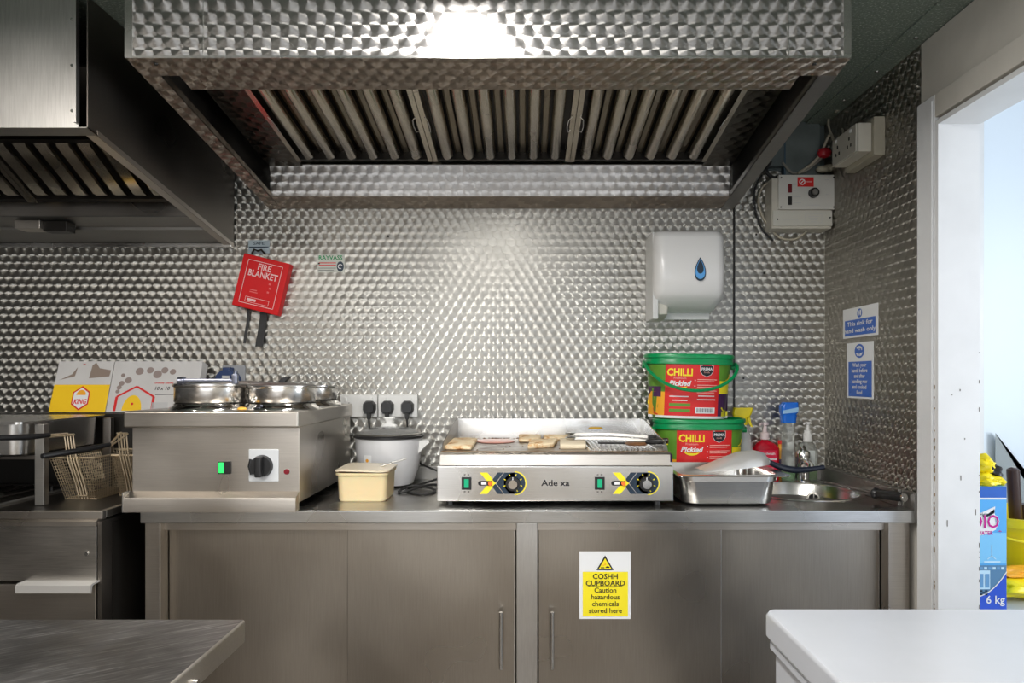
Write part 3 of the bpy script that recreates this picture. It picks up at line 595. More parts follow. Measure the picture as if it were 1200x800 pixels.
B().rrect([(cx-.03, cx+.03, cy-.012, cy+.012, WT+.216, .01), (cx-.028, cx+.028, cy-.011, cy+.011, WT+.222, .01), (cx-.014, cx+.014, cy-.009, cy+.009, WT+.228, .008), (cx-.016, cx+.016, cy-.010, cy+.010, WT+.240, .009), (cx-.022, cx+.022, cy-.012, cy+.012, WT+.245, .01), (cx-.020, cx+.020, cy-.011, cy+.011, WT+.250, .01)], .01).build('lid_knob', M['white'], t)
for s, hx_, hy_ in ((1, 0, 0), (-1, .035, .062)): B().prism([(cx+hx_+s*.108, WT+.168), (cx+hx_+s*.150, WT+.168), (cx+hx_+s*.152, WT+.158), (cx+hx_+s*.140, WT+.150), (cx+hx_+s*.112, WT+.120)], 'y', cy+hy_-.035, cy+hy_+.035).build('side_handle', M['white'], t)
b = B(); fnc = lambda u, v: (cx-.055+u, cy-math.sqrt(.1155**2-(u-.055)**2)-.0035, WT+.105+v); b.rect(-.015, .015, -.012, .016, fnc, 0, 4); f2 = lambda u, v: (cx-.055+u, cy-math.sqrt(.1155**2-(u-.055)**2)-.0045, WT+.105+v); b.disc(-.002, -.003, .006, f2, 1, 12); b.build('rating_label', [M['paper'], M['orange']], t)

# ---------------------------------------------------------------- butter tub, lid, knife
x0, x1 = PX(394, 2.19), PX(453, 2.19); y0, y1 = 2.19, 2.35; zt = WT+.091
t = thing('food_tub', 'cream plastic food tub of spread in front of the slow cooker', 'tub', ((x0+x1)/2, 2.27, WT+.0005))
B().rrect([(x0+.008, x1-.008, y0+.006, y1-.006, WT+.0005, .018), (x0+.004, x1-.004, y0+.003, y1-.003, WT+.006, .02), (x0, x1, y0, y1, zt-.008, .022), (x0-.006, x1+.004, y0-.005, y1+.005, zt-.006, .024), (x0-.006, x1+.004, y0-.005, y1+.005, zt+.001, .024), (x0+.002, x1-.003, y0+.004, y1-.003, zt+.001, .02), (x0+.006, x1-.006, y0+.008, y1-.008, zt-.02, .02)], .02).build('tub_body', M['tub'], t)
B().rrect([(x0+.005, x1-.005, y0+.007, y1-.007, zt-.018, .02), (x0+.02, x1-.02, y0+.02, y1-.02, zt-.010, .02)], .02).build('spread', M['tub'], t)
b = B().rrect([(x0-.008, x1+.007, y0-.008, y1+.008, zt+.002, .026), (x0-.008, x1+.007, y0-.008, y1+.008, zt+.007, .026), (x0-.002, x1+.002, y0, y1, zt+.009, .022)], .02)
b.v = [(X, Y, Z+(.004*math.sin((X-x0)*36)+ .003*math.sin(Y*30))*.6+.003) for X, Y, Z in b.v]
solo(b, 'tub_lid', M['tublid'], 'loose translucent lid laid over the cream food tub', 'lid')
solo(B().tube([(x1-.035, 2.26, zt+.0135), (x1+.02, 2.285, zt+.028), (x1+.045, 2.295, zt+.034)], [.0035, .003, .002], 8), 'butter_knife', M['steel_b'], 'thin steel handle sticking out over the right side of the cream tub', 'knife')

# ---------------------------------------------------------------- loose black flex on the worktop
pts = [(-.235, 2.665, .93), (-.262, 2.66, .925), (-.30, 2.62, .92), (-.34, 2.58, .912), (-.375, 2.53, .906), (-.41, 2.46, .9045), (-.405, 2.38, .9045), (-.36, 2.32, .9045), (-.315, 2.33, .9045), (-.31, 2.39, .9045), (-.35, 2.43, .912), (-.40, 2.44, .912), (-.43, 2.40, .9045), (-.42, 2.34, .9045), (-.36, 2.40, .916), (-.33, 2.47, .912), (-.29, 2.50, .9045)]
def smooth(p, n=6):
    p = [Vector(q) for q in p]; out = []
    for i in range(len(p)-1):
        a, b_, c_, d_ = p[max(i-1, 0)], p[i], p[i+1], p[min(i+2, len(p)-1)]
        for k in range(n):
            s = k/n; out.append(.5*((2*b_)+(c_-a)*s+(2*a-5*b_+4*c_-d_)*s*s+(3*b_-a-3*c_+d_)*s**3))
    return out+[p[-1]]
solo(B().tube(smooth(pts), .0042, 8), 'power_cable', M['blackr'], 'black power cable coiled on the worktop between cooker and griddle', 'cable')

# ---------------------------------------------------------------- electric griddle
gx0, gx1, GY = -.269, .455, 2.12
t = gr = thing('electric_griddle', 'stainless steel electric griddle with two yellow-marked dials', 'griddle', (.093, 2.39, WT))
B().box(gx0, gx1, GY, 2.66, .915, PZ(546, GY), .003).build('body', M['steel_b'], t)
for x in (gx0+.035, gx1-.045):
    for y in (2.15, 2.62): B().cyl((x, y, WT+.0003), (x, y, .916), .012, .010, 14).build('foot', M['black'], t)
tx0, tx1 = gx0+.010, gx1-.010
b = B(); z0 = PZ(545, GY-.004); z1 = PZ(529, GY-.004)
b.prism([(GY-.004, z0), (GY-.001, z1-.010), (GY-.009, z1-.001), (GY-.006, z1), (GY+.03, z1-.004), (GY+.03, z0)], 'x', tx0, tx1); b.build('front_gutter', M['steel'], t)
B().box(tx0, tx1, GY+.012, 2.655, z0-.005, z1-.006).build('hot_plate', M['plate'], t)
B().box(tx0, tx1, GY+.010, GY+.022, z1-.006, z1-.001, .002).build('plate_lip', plain('burnt_edge', (.30, .17, .07), .6, .3, var=.4), t)
b = B().box(tx0, tx1, 2.652, 2.656, z1-.01, 1.137); b.build('rear_splashguard', M['steel_b'], t)
for x in (tx0, tx1-.003):
    b = B().prism([(GY+.02, z1-.008), (GY+.06, z1+.022), (2.42, 1.118), (2.56, 1.137), (2.652, 1.137), (2.652, z1-.008)], 'x', x, x+.003); b.build('side_splashguard', M['dull'] if x < 0 else M['steel_b'], t)
b = B()
k = 0; x = .205
while x < tx1-.012:
    b.prism([(x-.0045, z1-.006), (x+.0045, z1-.006), (x+.002, z1+.001), (x-.002, z1+.001)], 'y', GY+.03, 2.64); x += .0155
b.build('plate_ribs', M['steel_b'], t)['kind'] = 'stuff'
b = B()
for k in range(170):
    x = random.uniform(tx0+.02, .2); y = random.choice((random.uniform(2.625, 2.65), random.uniform(GY+.024, GY+.04), random.uniform(2.2, 2.64) if random.random() < .2 else 2.64)); s = random.uniform(.001, .003)
    b.box(x-s, x+s, y-s, y+s, z1-.006, z1-.006+s*1.2)
b.build('burnt_crumbs', plain('burnt_crumb', (.16, .08, .03), .8), t)['kind'] = 'stuff'
def control(ox, lit):
    Z = lambda py: PZ(py, GY); X = lambda px: PX(px+ox, GY)
    s = B().box(X(541), X(552.5), GY-.005, GY, Z(573.5), Z(558.5), .001).build('rocker_switch', M['black'], t)
    B().box(X(544), X(549.5), GY-.008, GY-.004, Z(571), Z(561), .001).build('switch_lens', M['lamp_teal'], s)
    fn = lambda px, py: (X(px), GY-.0006, Z(py)); f2 = lambda px, py: (X(px), GY-.0011, Z(py)); f3 = lambda px, py: (X(px), GY-.0016, Z(py))
    b = B(); b.flat([(562, 553.5), (571, 553.5), (581.5, 566), (571, 578.5), (562, 578.5), (573, 566)], fn, 0)
    b.flat([(590, 553.5), (583, 553.5), (577, 562), (580.5, 565.5)], f2, 1) ; b.flat([(590, 578.5), (583, 578.5), (577, 570), (580.5, 566.5)], f2, 1)
    b.flat([(591, 553.5), (603, 553.5), (603, 578.5), (591, 578.5), (581.5, 566)], fn, 1); b.disc(603, 566, 12.5, fn, 1, 32)
    b.ring(603, 566, 14, 1.2, f2, 0, 24, -90, 90)
    b.flat([(563, 563.2), (577, 563.2), (577, 568.8), (563, 568.8)], f2, 2); b.disc(563, 566, 2.8, f2, 2, 16); b.flat([(564, 564.4), (570, 564.4), (570, 567.6), (564, 567.6)], f3, 3)
    for a in range(-60, 241, 43): b.line([(601+9.2*math.cos(D(a)), 566+9.2*math.sin(D(a)-math.pi)), (601+11.4*math.cos(D(a)), 566+11.4*math.sin(D(a)-math.pi))], 1.1, f2, 0)
    for py in (556, 576): b.line([(543.5, py), (545.5, py)], .9, f2, 2); b.line([(548, py), (550, py)], .9, f2, 2)
    b.build('control_decal', [M['yellow'], M['navy'], M['ink'], M['paper']], t)
    B().cyl((X(574.5), GY-.0015, Z(566)), (X(574.5), GY-.006, Z(566)), .0062, n=18).build('heating_lamp', M['lamp_orange'], t)
    kx, kz = X(601), Z(566.5)
    k = B().cyl((kx, GY-.001, kz), (kx, GY-.014, kz), .0225, .021, 32).build('dial_knob', M['black'], t)
    B().cyl((kx, GY-.013, kz), (kx, GY-.022, kz), .0145, .0135, 28).build('dial_cap', M['polished'], k)
    B().box(kx-.0012, kx+.0012, GY-.0148, GY-.0136, kz+.013, kz+.021).build('pointer', M['paper'], k)
control(0, True); control(156, False)
fn = lambda u, v: (PX(651, GY)+u, GY-.0006, PZ(569, GY)+v)
B().text('Ade xa', .026, 0, 0, fn, bold=.02, sx=1.15).build('lettering', M['ink'], t)
zp = z1-.006
def slice_(nm, corners, th, mat, lab, cat, group):
    b = B(); c = Vector((sum(x for x, y in corners)/4, sum(y for x, y in corners)/4, 0)); ring = []
    for i in range(4):
        a = Vector((*corners[i], 0)); nx = Vector((*corners[(i+1) % 4], 0)); pv = Vector((*corners[i-1], 0))
        ring += [a+(pv-a)*.09, a+((c-a)*.03), a+(nx-a)*.09, a+(nx-a)*.35+Vector((random.uniform(-.002, .002), random.uniform(-.003, .003), 0)), a+(nx-a)*.65]
    rings = []
    for s, z, in ((.97, 0), (1, th*.3), (1, th*.8), (.965, th), (.6, th*1.06)):
        rings.append([tuple(c+(p-c)*s+Vector((0, 0, zp+.0006+z+.0012*math.sin(p.x*90+p.y*60)*(z > 0)))) for p in ring])
    b.loft(rings); return solo(b, nm, mat, lab, cat, group)
GB = 'toasting bread slices on the griddle'
def gp(px, py, z=None): z = z or (zp+.006); y = (CZ-z)*F/(py-V0); return (PX(px, y), y)
slice_('bread_slice', [gp(520, 525), gp(552, 525.5), gp(560, 515), gp(526, 514.5)], .013, M['bread'], 'toasted bread slice at the far left of the griddle', 'bread', GB)
slice_('bread_slice', [gp(608, 516.5), gp(634, 516.5), gp(634, 508.5), gp(608, 508)], .014, M['bread'], 'bread slice just right of the ham, at the back', 'bread', GB)
slice_('bread_slice', [gp(637, 514), gp(665, 514.5), gp(665, 507), gp(636, 507)], .014, M['bread'], 'bread slice at the back, closest to the tongs tip', 'bread', GB)
slice_('bread_slice', [gp(618, 524), gp(649, 522), gp(654, 516), gp(622, 516.8)], .014, M['bread'], 'bread slice at the front, overlapping the two behind it, left of the whole pale square', 'bread', GB)
slice_('bread_slice', [gp(656, 524), gp(687, 524), gp(686, 516), gp(656, 515.5)], .014, M['crumb'], 'pale square bread slice at the front, beside the ribbed plate', 'bread', GB)
hp = gp(581, 515.5); b = B().lathe([(.068, 0), (.070, .002), (.068, .004), (.04, .0055), (.001, .006)], (hp[0], hp[1], zp+.0006), 32, sy=1.1)
solo(b, 'ham_slice', M['ham'], 'pink round slice of ham on the griddle between the bread', 'ham')
# tongs and spatula
t = thing('serving_tongs', 'silver scalloped serving tongs with black tips lying on the back of the griddle', 'tongs', (.34, 2.5, zp+.008))
A0 = Vector((PX(670, 2.42), 2.42, 1.082)); A1 = Vector((PX(762, 2.36), 2.36, 1.078)); side = Vector((0, 1, 0))
for s, zz in ((0, 0), (1, .012)):
    b = B(); n_ = 10; rings = []
    for i in range(n_+1):
        q_ = i/n_; p_ = A0.lerp(A1, q_)+side*(.028*s*(1-q_*.3))+Vector((0, 0, zz+.005*math.sin(math.pi*q_))); wd = .008*(1-.3*q_)
        rings.append([tuple(p_+Vector((0, -wd, -.004))), tuple(p_+Vector((0, -wd*.6, .004))), tuple(p_+Vector((0, wd*.6, .004))), tuple(p_+Vector((0, wd, -.004)))])
    b.loft(rings); b.build('tong_arm', M['dull'], t)
    B().lathe([(.001, -.006), (.016, -.004), (.02, 0), (.016, .004), (.001, .005)], tuple(A0+side*(.03*s)+Vector((-.004, 0, zz+.002))), 12).build('scalloped_tip', M['steel_b'], t)
B().box(A1.x-.006, A1.x+.014, A1.y-.01, A1.y+.034, A1.z-.008, A1.z+.02, .003).build('hinge', M['black'], t)
B().lathe([(.001, 0), (.018, .002), (.014, .008), (.001, .01)], (PX(697, 2.46), 2.435, 1.112), 12, sx=1.5).build('greasy_residue', plain('mustard', (.5, .30, .03), .4), t)
t = thing('spatula', 'black handled spatula with a browned blade lying on the ribbed griddle plate', 'spatula', (.36, 2.3, zp+.008))
H0 = Vector((PX(757, 2.27), 2.27, 1.083)); H1 = Vector((PX(783, 2.24), 2.24, 1.090))
B().tube([H0, H0.lerp(H1, .3), H0.lerp(H1, .7), H1], [.007, .010, .010, .009], 12).build('handle', M['black'], t)
B().tube([H0+Vector((-.06, 0, -.004)), H0], .004, 8).build('shank', M['polished'], t)
B().rrect([(H0.x-.065, H0.x-.002, 2.235, 2.305, 1.0735, .02), (H0.x-.068, H0.x, 2.232, 2.308, 1.078, .02), (H0.x-.06, H0.x-.006, 2.24, 2.30, 1.083, .018)], .02).build('blade', plain('browned_wood', (.20, .09, .035), .5, var=.4), t)
b = B().tube([(PX(702, 2.3), 2.33, 1.0745), (PX(735, 2.28), 2.30, 1.0765)], .004, 8); b.build('blade_tip', M['blackr'], t)
# ---------------------------------------------------------------- oval pickle buckets
def bucket(cx, cy, z0, at, bt, h, k0, lab, face, handle_down):
    """at,bt: half axes at the top; k0: taper at the bottom"""
    t = thing('plastic_bucket', lab, 'bucket', (cx, cy, z0), 'oval pickle buckets')
    def K(v): return k0+(1-k0)*v/h
    B().lathe([(k0*.97, 0), (k0, .004), (K(h*.5), h*.5), (K(h-.02), h-.02)], (cx, cy, z0), 56, at, bt, sq=2.5).build('bucket_body', M['greenp'], t)
    lz = h-.036
    B().lathe([(1.0, lz), (1.03, lz+.002), (1.03, lz+.012), (1.015, lz+.016), (1.015, lz+.022), (1.045, lz+.024), (1.05, lz+.034), (1.03, lz+.038), (.99, lz+.038), (.985, lz+.030), (.2, lz+.030)], (cx, cy, z0), 56, at, bt, sq=2.5).build('bucket_lid', M['green'], t)
    def mp(off):
        def fn(u, v):
            a = at*K(v); bb = bt*K(v); q = min(.999, abs(u)/a); y = bb*(1-q**2.5)**(1/2.5)
            return (cx+u*(1+off*.0), cy-y-.0008-off, z0+v)
        return fn
    face(t, mp, at, h)
    # bail handle
    b = B(); pts = []
    if handle_down:
        for k in range(25):
            a = math.pi*k/24; pts.append((cx-(at*1.07)*math.cos(a), cy-.02-(bt+.012)*math.sin(a)**.6, z0+lz+.008-handle_down*math.sin(a)**1.15))
    else:
        for k in range(25):
            a = math.pi*k/24; pts.append((cx-(at*1.065)*math.cos(a), cy+(bt+.012)*math.sin(a)**.6, z0+lz+.002-.03*math.sin(a)))
    b.tube(pts, .0058, 8); b.build('bail_handle', M['green'], t)
    for s in (-1, 1): B().cyl((cx+s*at*.99, cy-.004, z0+lz-.004), (cx+s*at*1.09, cy-.004, z0+lz-.004), .011, n=14).build('handle_lug', M['green'], t)
    return t
def strips(b, u0, u1, v0, v1, fn, m, n=10): b.rect(u0, u1, v0, v1, fn, m, n)
def face(t, mp, at, h, full=True):
    f0, f1, f2, f3 = mp(.0), mp(.0006), mp(.0012), mp(.0018)
    e = at*.93
    for side in (-1, 1):
        b = B()
        if side < 0: strips(b, -e, -at*.62, .012, h*.42, f0, 4, 6); strips(b, -e, -at*.70, h*.34, h*.50, f1, 6, 5)
        else: strips(b, at*.60, e, .012, h*.40, f0, 6, 6); strips(b, at*.62, e, h*.40, h*.60, f1, 3, 6); strips(b, at*.70, e, .008, .03, f1, 3, 5)
        for (u, v, a0, m) in ((-.80, .72, 180, 3), (.78, .70, 270, 3), (-.82, .25, 150, 3), (.80, .22, 200, 3), (-.74, .15, 170, 5)):
            if u*side < 0: continue
            for k in range(6):
                aa, bb = a0+k*16, a0+(k+1)*16
                b.flat([(at*u+.020*math.cos(D(aa)), h*v+.022*math.sin(D(aa))), (at*u+.020*math.cos(D(bb)), h*v+.022*math.sin(D(bb))), (at*u+.014*math.cos(D(bb)), h*v+.018*math.sin(D(bb))), (at*u+.014*math.cos(D(aa)), h*v+.018*math.sin(D(aa)))], f2, m)
        b.build('side_print', [M['redp'], M['redp'], M['paper'], M['yellow'], M['orange'], M['redp'], M['purple']], t)
    b = B(); L, Rr = -at*.62, at*.60; top = h-.034
    strips(b, L, Rr, 0.012, top, f1, 0, 20)
    b.text('CHILLI', .036, -at*.30, top-.042, f2, 1, bold=.03, sx=.86)
    b.text('Premium', .011, -at*.30, top-.054, f2, 5, sx=1.1)
    b.text('Pickled', .026, -at*.31, top-.078, f3, 2, bold=.03, sx=1.0, shear=.3)
    for k in range(9):
        a, c = D(205+k*14), D(205+(k+1)*14); w0 = .011*math.sin(math.pi*k/9); w1 = .011*math.sin(math.pi*(k+1)/9); cu, cv, rr = -at*.30, top-.066, .032
        b.flat([(cu+rr*math.cos(a), cv+rr*.8*math.sin(a)), (cu+rr*math.cos(c), cv+rr*.8*math.sin(c)), (cu+(rr-w1)*math.cos(c), cv+(rr-w1)*.8*math.sin(c)), (cu+(rr-w0)*math.cos(a), cv+(rr-w0)*.8*math.sin(a))], f2, 1)
    su, sv = at*.30, top-.004
    def shield(s, fn, m): b.flat([(su-.024*s, sv), (su+.024*s, sv), (su+.024*s, sv-.022*s), (su+.016*s, sv-.034*s), (su, sv-.041*s), (su-.016*s, sv-.034*s), (su-.024*s, sv-.022*s)], fn, m)
    shield(1, f2, 2); sv -= .0015; shield(.93, f3, 3)
    f4 = mp(.0024); b.text('PREMA', .0135, su, sv-.016, f4, 2, bold=.02, sx=.95); b.text('foods', .009, su, sv-.026, f4, 5, sx=1)
    for k in range(3):
        b.disc(at*.04, top-.058-.020*k, .0022, f2, 2, 8)
        for j in range(2): b.rect(at*.09, at*(.55-.06*j), top-.056-.020*k-.007*j, top-.0535-.020*k-.007*j, f2, 5, 4)
    if h > .2 and full:
        for k, (a, c, v) in enumerate(((-.52, -.10, .080), (-.45, -.12, .066), (.12, .50, .083), (.10, .52, .070))): b.rect(at*a, at*c, v, v+.0035, f2, 2, 3)
        b.rect(-at*.52, -at*.05, .046, .057, f2, 4, 3); b.rect(-at*.52, -at*.05, .026, .037, f2, 4, 3)
        b.rect(at*.06, at*.52, .022, .044, f2, 2, 4)
        for k in range(18): b.rect(at*(.10+.021*k), at*(.10+.021*k+(.006 if k % 3 else .012)), .026, .041, f3, 3)
    b.build('label', [M['redp'], M['yellow'], M['paper'], M['ink'], M['greenp'], plain('pink_small_print', (.85, .45, .40), .5)], t)
    if full: 
        b = B(); strips(b, -e, e, .003, .012, f2, 0, 24); b.build('white_base_band', M['paper'], t)
lower = bucket(.640, 2.553, WT, .160, .108, .243, .86, 'green-lidded chilli bucket standing on the worktop, the lower of the two', lambda t, mp, at, h: face(t, mp, at, h, False), 0)
upper = bucket(.600, 2.56, WT+.2445, .156, .104, .232, .84, 'green-lidded chilli bucket on top of the other, handle hanging across its label', face, .100)
upper.rotation_euler = (0, D(1.2), D(-2))

# ---------------------------------------------------------------- steel pan and scoop
t = thing('gastronorm_pan', 'rectangular stainless steel food pan on the worktop beside the griddle', 'food pan', (.63, 2.26, WT+.0005))
zr = WT+.098
B().rrect([(.50, .752, 2.125, 2.40, WT+.0005, .045), (.487, .765, 2.112, 2.412, WT+.010, .05), (.478, .772, 2.104, 2.418, zr-.022, .045), (.475, .777, 2.100, 2.422, zr-.020, .045), (.475, .777, 2.100, 2.422, zr-.003, .04),
           (.462, .806, 2.088, 2.436, zr-.004, .02), (.461, .808, 2.086, 2.438, zr, .02), (.477, .775, 2.102, 2.42, zr+.0005, .04), (.481, .770, 2.107, 2.416, zr-.02, .04), (.49, .762, 2.115, 2.408, WT+.012, .045), (.503, .749, 2.128, 2.396, WT+.004, .04)], .04, n=8).build('pan_body', M['steel_b'], t)
t = thing('food_scoop', 'steel scoop with a curved black handle lying across the steel pan', 'scoop', (.72, 2.24, zr+.001))
S0 = Vector((PX(818, 2.26), 2.24, zr-.004)); S1 = Vector((PX(900, 2.25), 2.25, zr+.020)); ax = (S1-S0).normalized(); sd = Vector((0, 1, 0)).cross(ax); sd = Vector((-.1, .99, 0)).normalized(); up = ax.cross(sd).normalized()
up = up if up.z > 0 else -up
rings = []
for i, (s, wd, hh, bs) in enumerate(((0, .050, .004, .0), (.10, .060, .010, 0), (.35, .064, .030, .0), (.6, .064, .046, 0), (.8, .058, .046, 0), (.93, .042, .036, 0), (1, .012, .014, 0))):
    c = S0.lerp(S1, s); o = []
    for k in range(11): a = math.pi*k/10; o.append(tuple(c+sd*wd*math.cos(a)+up*hh*math.sin(a)))
    for k in range(10, -1, -1): a = math.pi*k/10; o.append(tuple(c+sd*(wd-.0015)*math.cos(a)+up*(hh-.0015)*math.sin(a)))
    rings.append(o)
B().loft(rings).build('scoop_bowl', M['alu'], t)
hb = P(901, 541, 2.25)
B().tube([tuple(S1+Vector((-.006, 0, .002))), hb], .011, 14).build('ferrule', M['polished'], t)
B().tube(smooth([hb, P(912, 546, 2.25), P(930, 550.5, 2.24), P(950, 549.5, 2.23), P(966, 547, 2.225)], 4), [.0075+.003*math.sin(math.pi*min(1, k/14)) for k in range(17)], 12).build('handle', plain('navy_black_plastic', (.012, .016, .03), .3), t)

# ---------------------------------------------------------------- bottles behind the sink
BZ = WT+.0005
def pump(b, c, z, mat_i=0, s=1.0, right=True):
    d = 1 if right else -1
    b.lathe([(.0145*s, 0), (.0145*s, .022*s), (.008*s, .024*s), (.006*s, .046*s), (.012*s, .048*s), (.012*s, .056*s), (.003, .057*s)], (c[0], c[1], z), 18, m=mat_i)
    b.tube([(c[0], c[1], z+.052*s), (c[0]-d*.012*s, c[1]-.01*s, z+.053*s), (c[0]-d*.022*s, c[1]-.018*s, z+.050*s)], .0045*s, 8, mat_i)
t = thing('spray_bottle', 'white spray bottle with a yellow trigger head behind the stacked buckets', 'bottle', (.838, 2.655, BZ))
B().lathe([(.030, 0), (.033, .006), (.033, .13), (.025, .17), (.013, .20), (.012, .215)], (.838, 2.652, BZ), 28).build('bottle_body', M['white'], t)
b = B().cyl((.838, 2.652, BZ+.213), (.838, 2.652, BZ+.245), .015, n=18)
b.rrect([(.80, .860, 2.64, 2.664, BZ+.243, .008), (.795, .868, 2.638, 2.666, BZ+.256, .009), (.80, .874, 2.64, 2.664, BZ+.279, .009)], .008)
b.prism([(.852, BZ+.245), (.862, BZ+.245), (.866, BZ+.22), (.874, BZ+.205), (.866, BZ+.205), (.856, BZ+.222)], 'y', 2.647, 2.657); b.build('trigger_head', M['yelp'], t)
t = thing('soap_bottle', 'red hand wash pump bottle with white pump, right of the buckets', 'bottle', (.925, 2.647, BZ))
B().rrect([(.878, .968, 2.628, 2.664, BZ, .014), (.876, .970, 2.626, 2.666, BZ+.01, .015), (.876, .970, 2.626, 2.666, BZ+.125, .015), (.884, .955, 2.63, 2.662, BZ+.142, .014), (.905, .93, 2.636, 2.656, BZ+.155, .009), (.905, .93, 2.636, 2.656, BZ+.160, .009)], .014).build('bottle_body', M['redliq'], t)
b = B(); fn = front(.922, 2.626, BZ, .0006)
b.rect(-.034, .034, .035, .118, fn, 0); f2 = front(.922, 2.626, BZ, .0012); b.ring(-.006, .084, .010, .003, f2, 1, 16); b.rect(.002, .034, .081, .087, f2, 1)
for k in range(4): b.rect(-.028+.004*k, .028-.003*k, .07-.010*k, .073-.010*k, f2, 2)
b.text('handwash', .014, 0, .101, f2, 1, bold=.02); b.build('label', [plain('label_red', (.72, .01, .06), .35), M['paper'], plain('label_pink', (.85, .35, .4), .5)], t)
b = B(); pump(b, (.918, 2.647), BZ+.158, 0, 1.15); b.build('pump', plain('pale_pink_plastic', (.80, .66, .66), .35), t)
t = thing('condiment_bottle', 'small orange and blue labelled bottle squeezed in beside the red soap bottle', 'bottle', (.9855, 2.672, BZ))
B().lathe([(.013, 0), (.014, .004), (.014, .10), (.008, .12), (.007, .14)], (.9865, 2.674, BZ), 20).build('bottle_body', M['orange'], t); B().lathe([(.0145, 0), (.0145, .05)], (.9865, 2.674, BZ+.03), 20).build('label', M['purple'], t); B().cyl((.9865, 2.674, BZ+.138), (.9865, 2.674, BZ+.152), .009, n=16).build('cap', M['redp'], t)
t = thing('clear_bottle', 'tall clear bottle with a large blue cap behind the sink', 'bottle', (1.0, 2.64, BZ))
cx, cy = PX(921, 2.64)+.008, 2.638
B().lathe([(.024, 0), (.026, .008), (.026, .09), (.024, .14), (.021, .19), (.020, .225)], (cx, cy, BZ), 28).build('bottle_body', M['glass'], t)
B().lathe([(.0205, .004), (.0245, .008), (.024, .045), (.001, .046)], (cx, cy, BZ), 24).build('green_liquid', clear('green_liquid', (.35, .75, .30), .05, .8), t)
b = B().rrect([(cx-.026, cx+.026, cy-.02, cy+.02, BZ+.222, .012), (cx-.028, cx+.028, cy-.022, cy+.022, BZ+.25, .012), (cx-.027, cx+.025, cy-.022, cy+.022, BZ+.253, .012), (cx-.031, cx+.033, cy-.024, cy+.022, BZ+.262, .012), (cx-.032, cx+.034, cy-.024, cy+.022, BZ+.285, .012), (cx-.020, cx+.034, cy-.02, cy+.02, BZ+.300, .01)], .012); b.build('cap', plain('bright_blue_plastic', (.01, .16, .72), .25), t)
B().flat([(-.03, .257), (.028, .263), (.030, .282), (-.028, .270)], front(cx, cy-.024, BZ, .0008)).build('pale_spout', M['sky'], t)
t = thing('soap_bottle', 'clear pump bottle of pale liquid in the corner behind the tap', 'bottle', (1.075, 2.66, BZ))
cx, cy = 1.083, 2.662; cx = PX(948, 2.65)
B().rrect([(cx-.035, cx+.035, cy-.014, cy+.012, BZ, .010), (cx-.036, cx+.036, cy-.015, cy+.013, BZ+.11, .010), (cx-.028, cx+.028, cy-.013, cy+.012, BZ+.135, .01), (cx-.012, cx+.012, cy-.010, cy+.010, BZ+.152, .009)], .01).build('bottle_body', M['glass'], t)
B().rrect([(cx-.032, cx+.032, cy-.012, cy+.010, BZ+.003, .008), (cx-.032, cx+.032, cy-.012, cy+.010, BZ+.035, .008)], .008).build('liquid', clear('green_gel', (.55, .80, .35), .1, .6), t)
b = B(); b.rect(-.022, .022, .045, .115, front(cx, cy-.015, BZ, .001)); b.build('label', plain('faint_label', (.62, .66, .64), .4), t)
b = B(); b.lathe([(.016, 0), (.017, .03), (.011, .034)], (cx, cy, BZ+.148), 18); pump(b, (cx, cy), BZ+.17, 0, .95); b.build('pump', M['white'], t)

# sharpening steel
t = thing('sharpening_steel', 'knife sharpening steel with a ribbed black handle by the right upstand', 'sharpening steel', (1.10, 2.25, .926))
a0, a1, a2 = Vector((1.083, 2.50, .918)), Vector((PX(1025, 2.19), 2.19, .928)), Vector((PX(1060, 2.075), 2.075, .934))
B().tube([a0, a1], [.003, .0055], 10).build('rod', M['dull'], t)
b = B(); dv = (a2-a1); b.tube([a1-dv*.02, a1+dv*.02, a1+dv*.06, a1+dv*.12]+[a1+dv*(.15+.07*k) for k in range(11)]+[a1+dv*.97], [.011, .018, .018, .012]+[.0135+(.0015 if k % 2 else 0) for k in range(11)]+[.012], 16); b.build('handle', M['black'], t)
b = B().tube([a2-dv*.04, a2], .0125, 16); b.tube([a2, a2+dv*.01], .007, 12); b.build('end_ring', M['polished'], t)

# ---------------------------------------------------------------- things on the walls
YW = WB-.0025
# fire blanket
t = thing('fire_blanket', 'tilted red fire blanket holder hanging on the patterned back wall', 'fire blanket', (-1.02, YW, 1.66))
c = Vector(P(305.5, 333, 2.655)); W_, H_ = .182, .205; Rr = Matrix.Rotation(D(-13.5), 3, 'Y')
Rm = Matrix.Rotation(D(13.5), 3, 'Y')
def fbm(off): 
    return lambda u, v: tuple(Vector((c.x, 0, c.z))+Rm@Vector((u, 0, v))+Vector((0, 2.655-off, 0)))
def rot_build(b, *a, **k):
    b.v = [tuple(Vector((c.x, 0, c.z))+Rm@Vector((x, 0, z))+Vector((0, y, 0))) for x, y, z in b.v]; return b.build(*a, **k)
rot_build(B().box(-W_/2, W_/2, 2.655, YW, -H_/2, H_/2, .004), 'case', M['red'], t)
b = B(); f = fbm(.0006)
for p in (((-.067, -.083), (.067, -.083)), ((-.067, .083), (.067, .083)), ((-.067, -.083), (-.067, .083)), ((.067, -.083), (.067, .083))): b.line(list(p), .0022, f)
b.text('FIRE', .034, 0, .053, f, bold=.02, sx=.85); b.text('BLANKET', .034, 0, .024, f, bold=.02, sx=.80)
b.line([(-.045, -.076), (.046, -.076), (.046, -.057), (-.045, -.057), (-.045, -.076)], .0014, f); b.rect(-.038, -.004, -.071, -.062, f)
b.build('lettering', plain('pale_red_print', (.85, .55, .55), .5), t)
b = B(); 
for u, v in ((.03, .004), (.034, -.012), (.030, -.028)): b.rect(u, u+.008, v, v+.007, f)
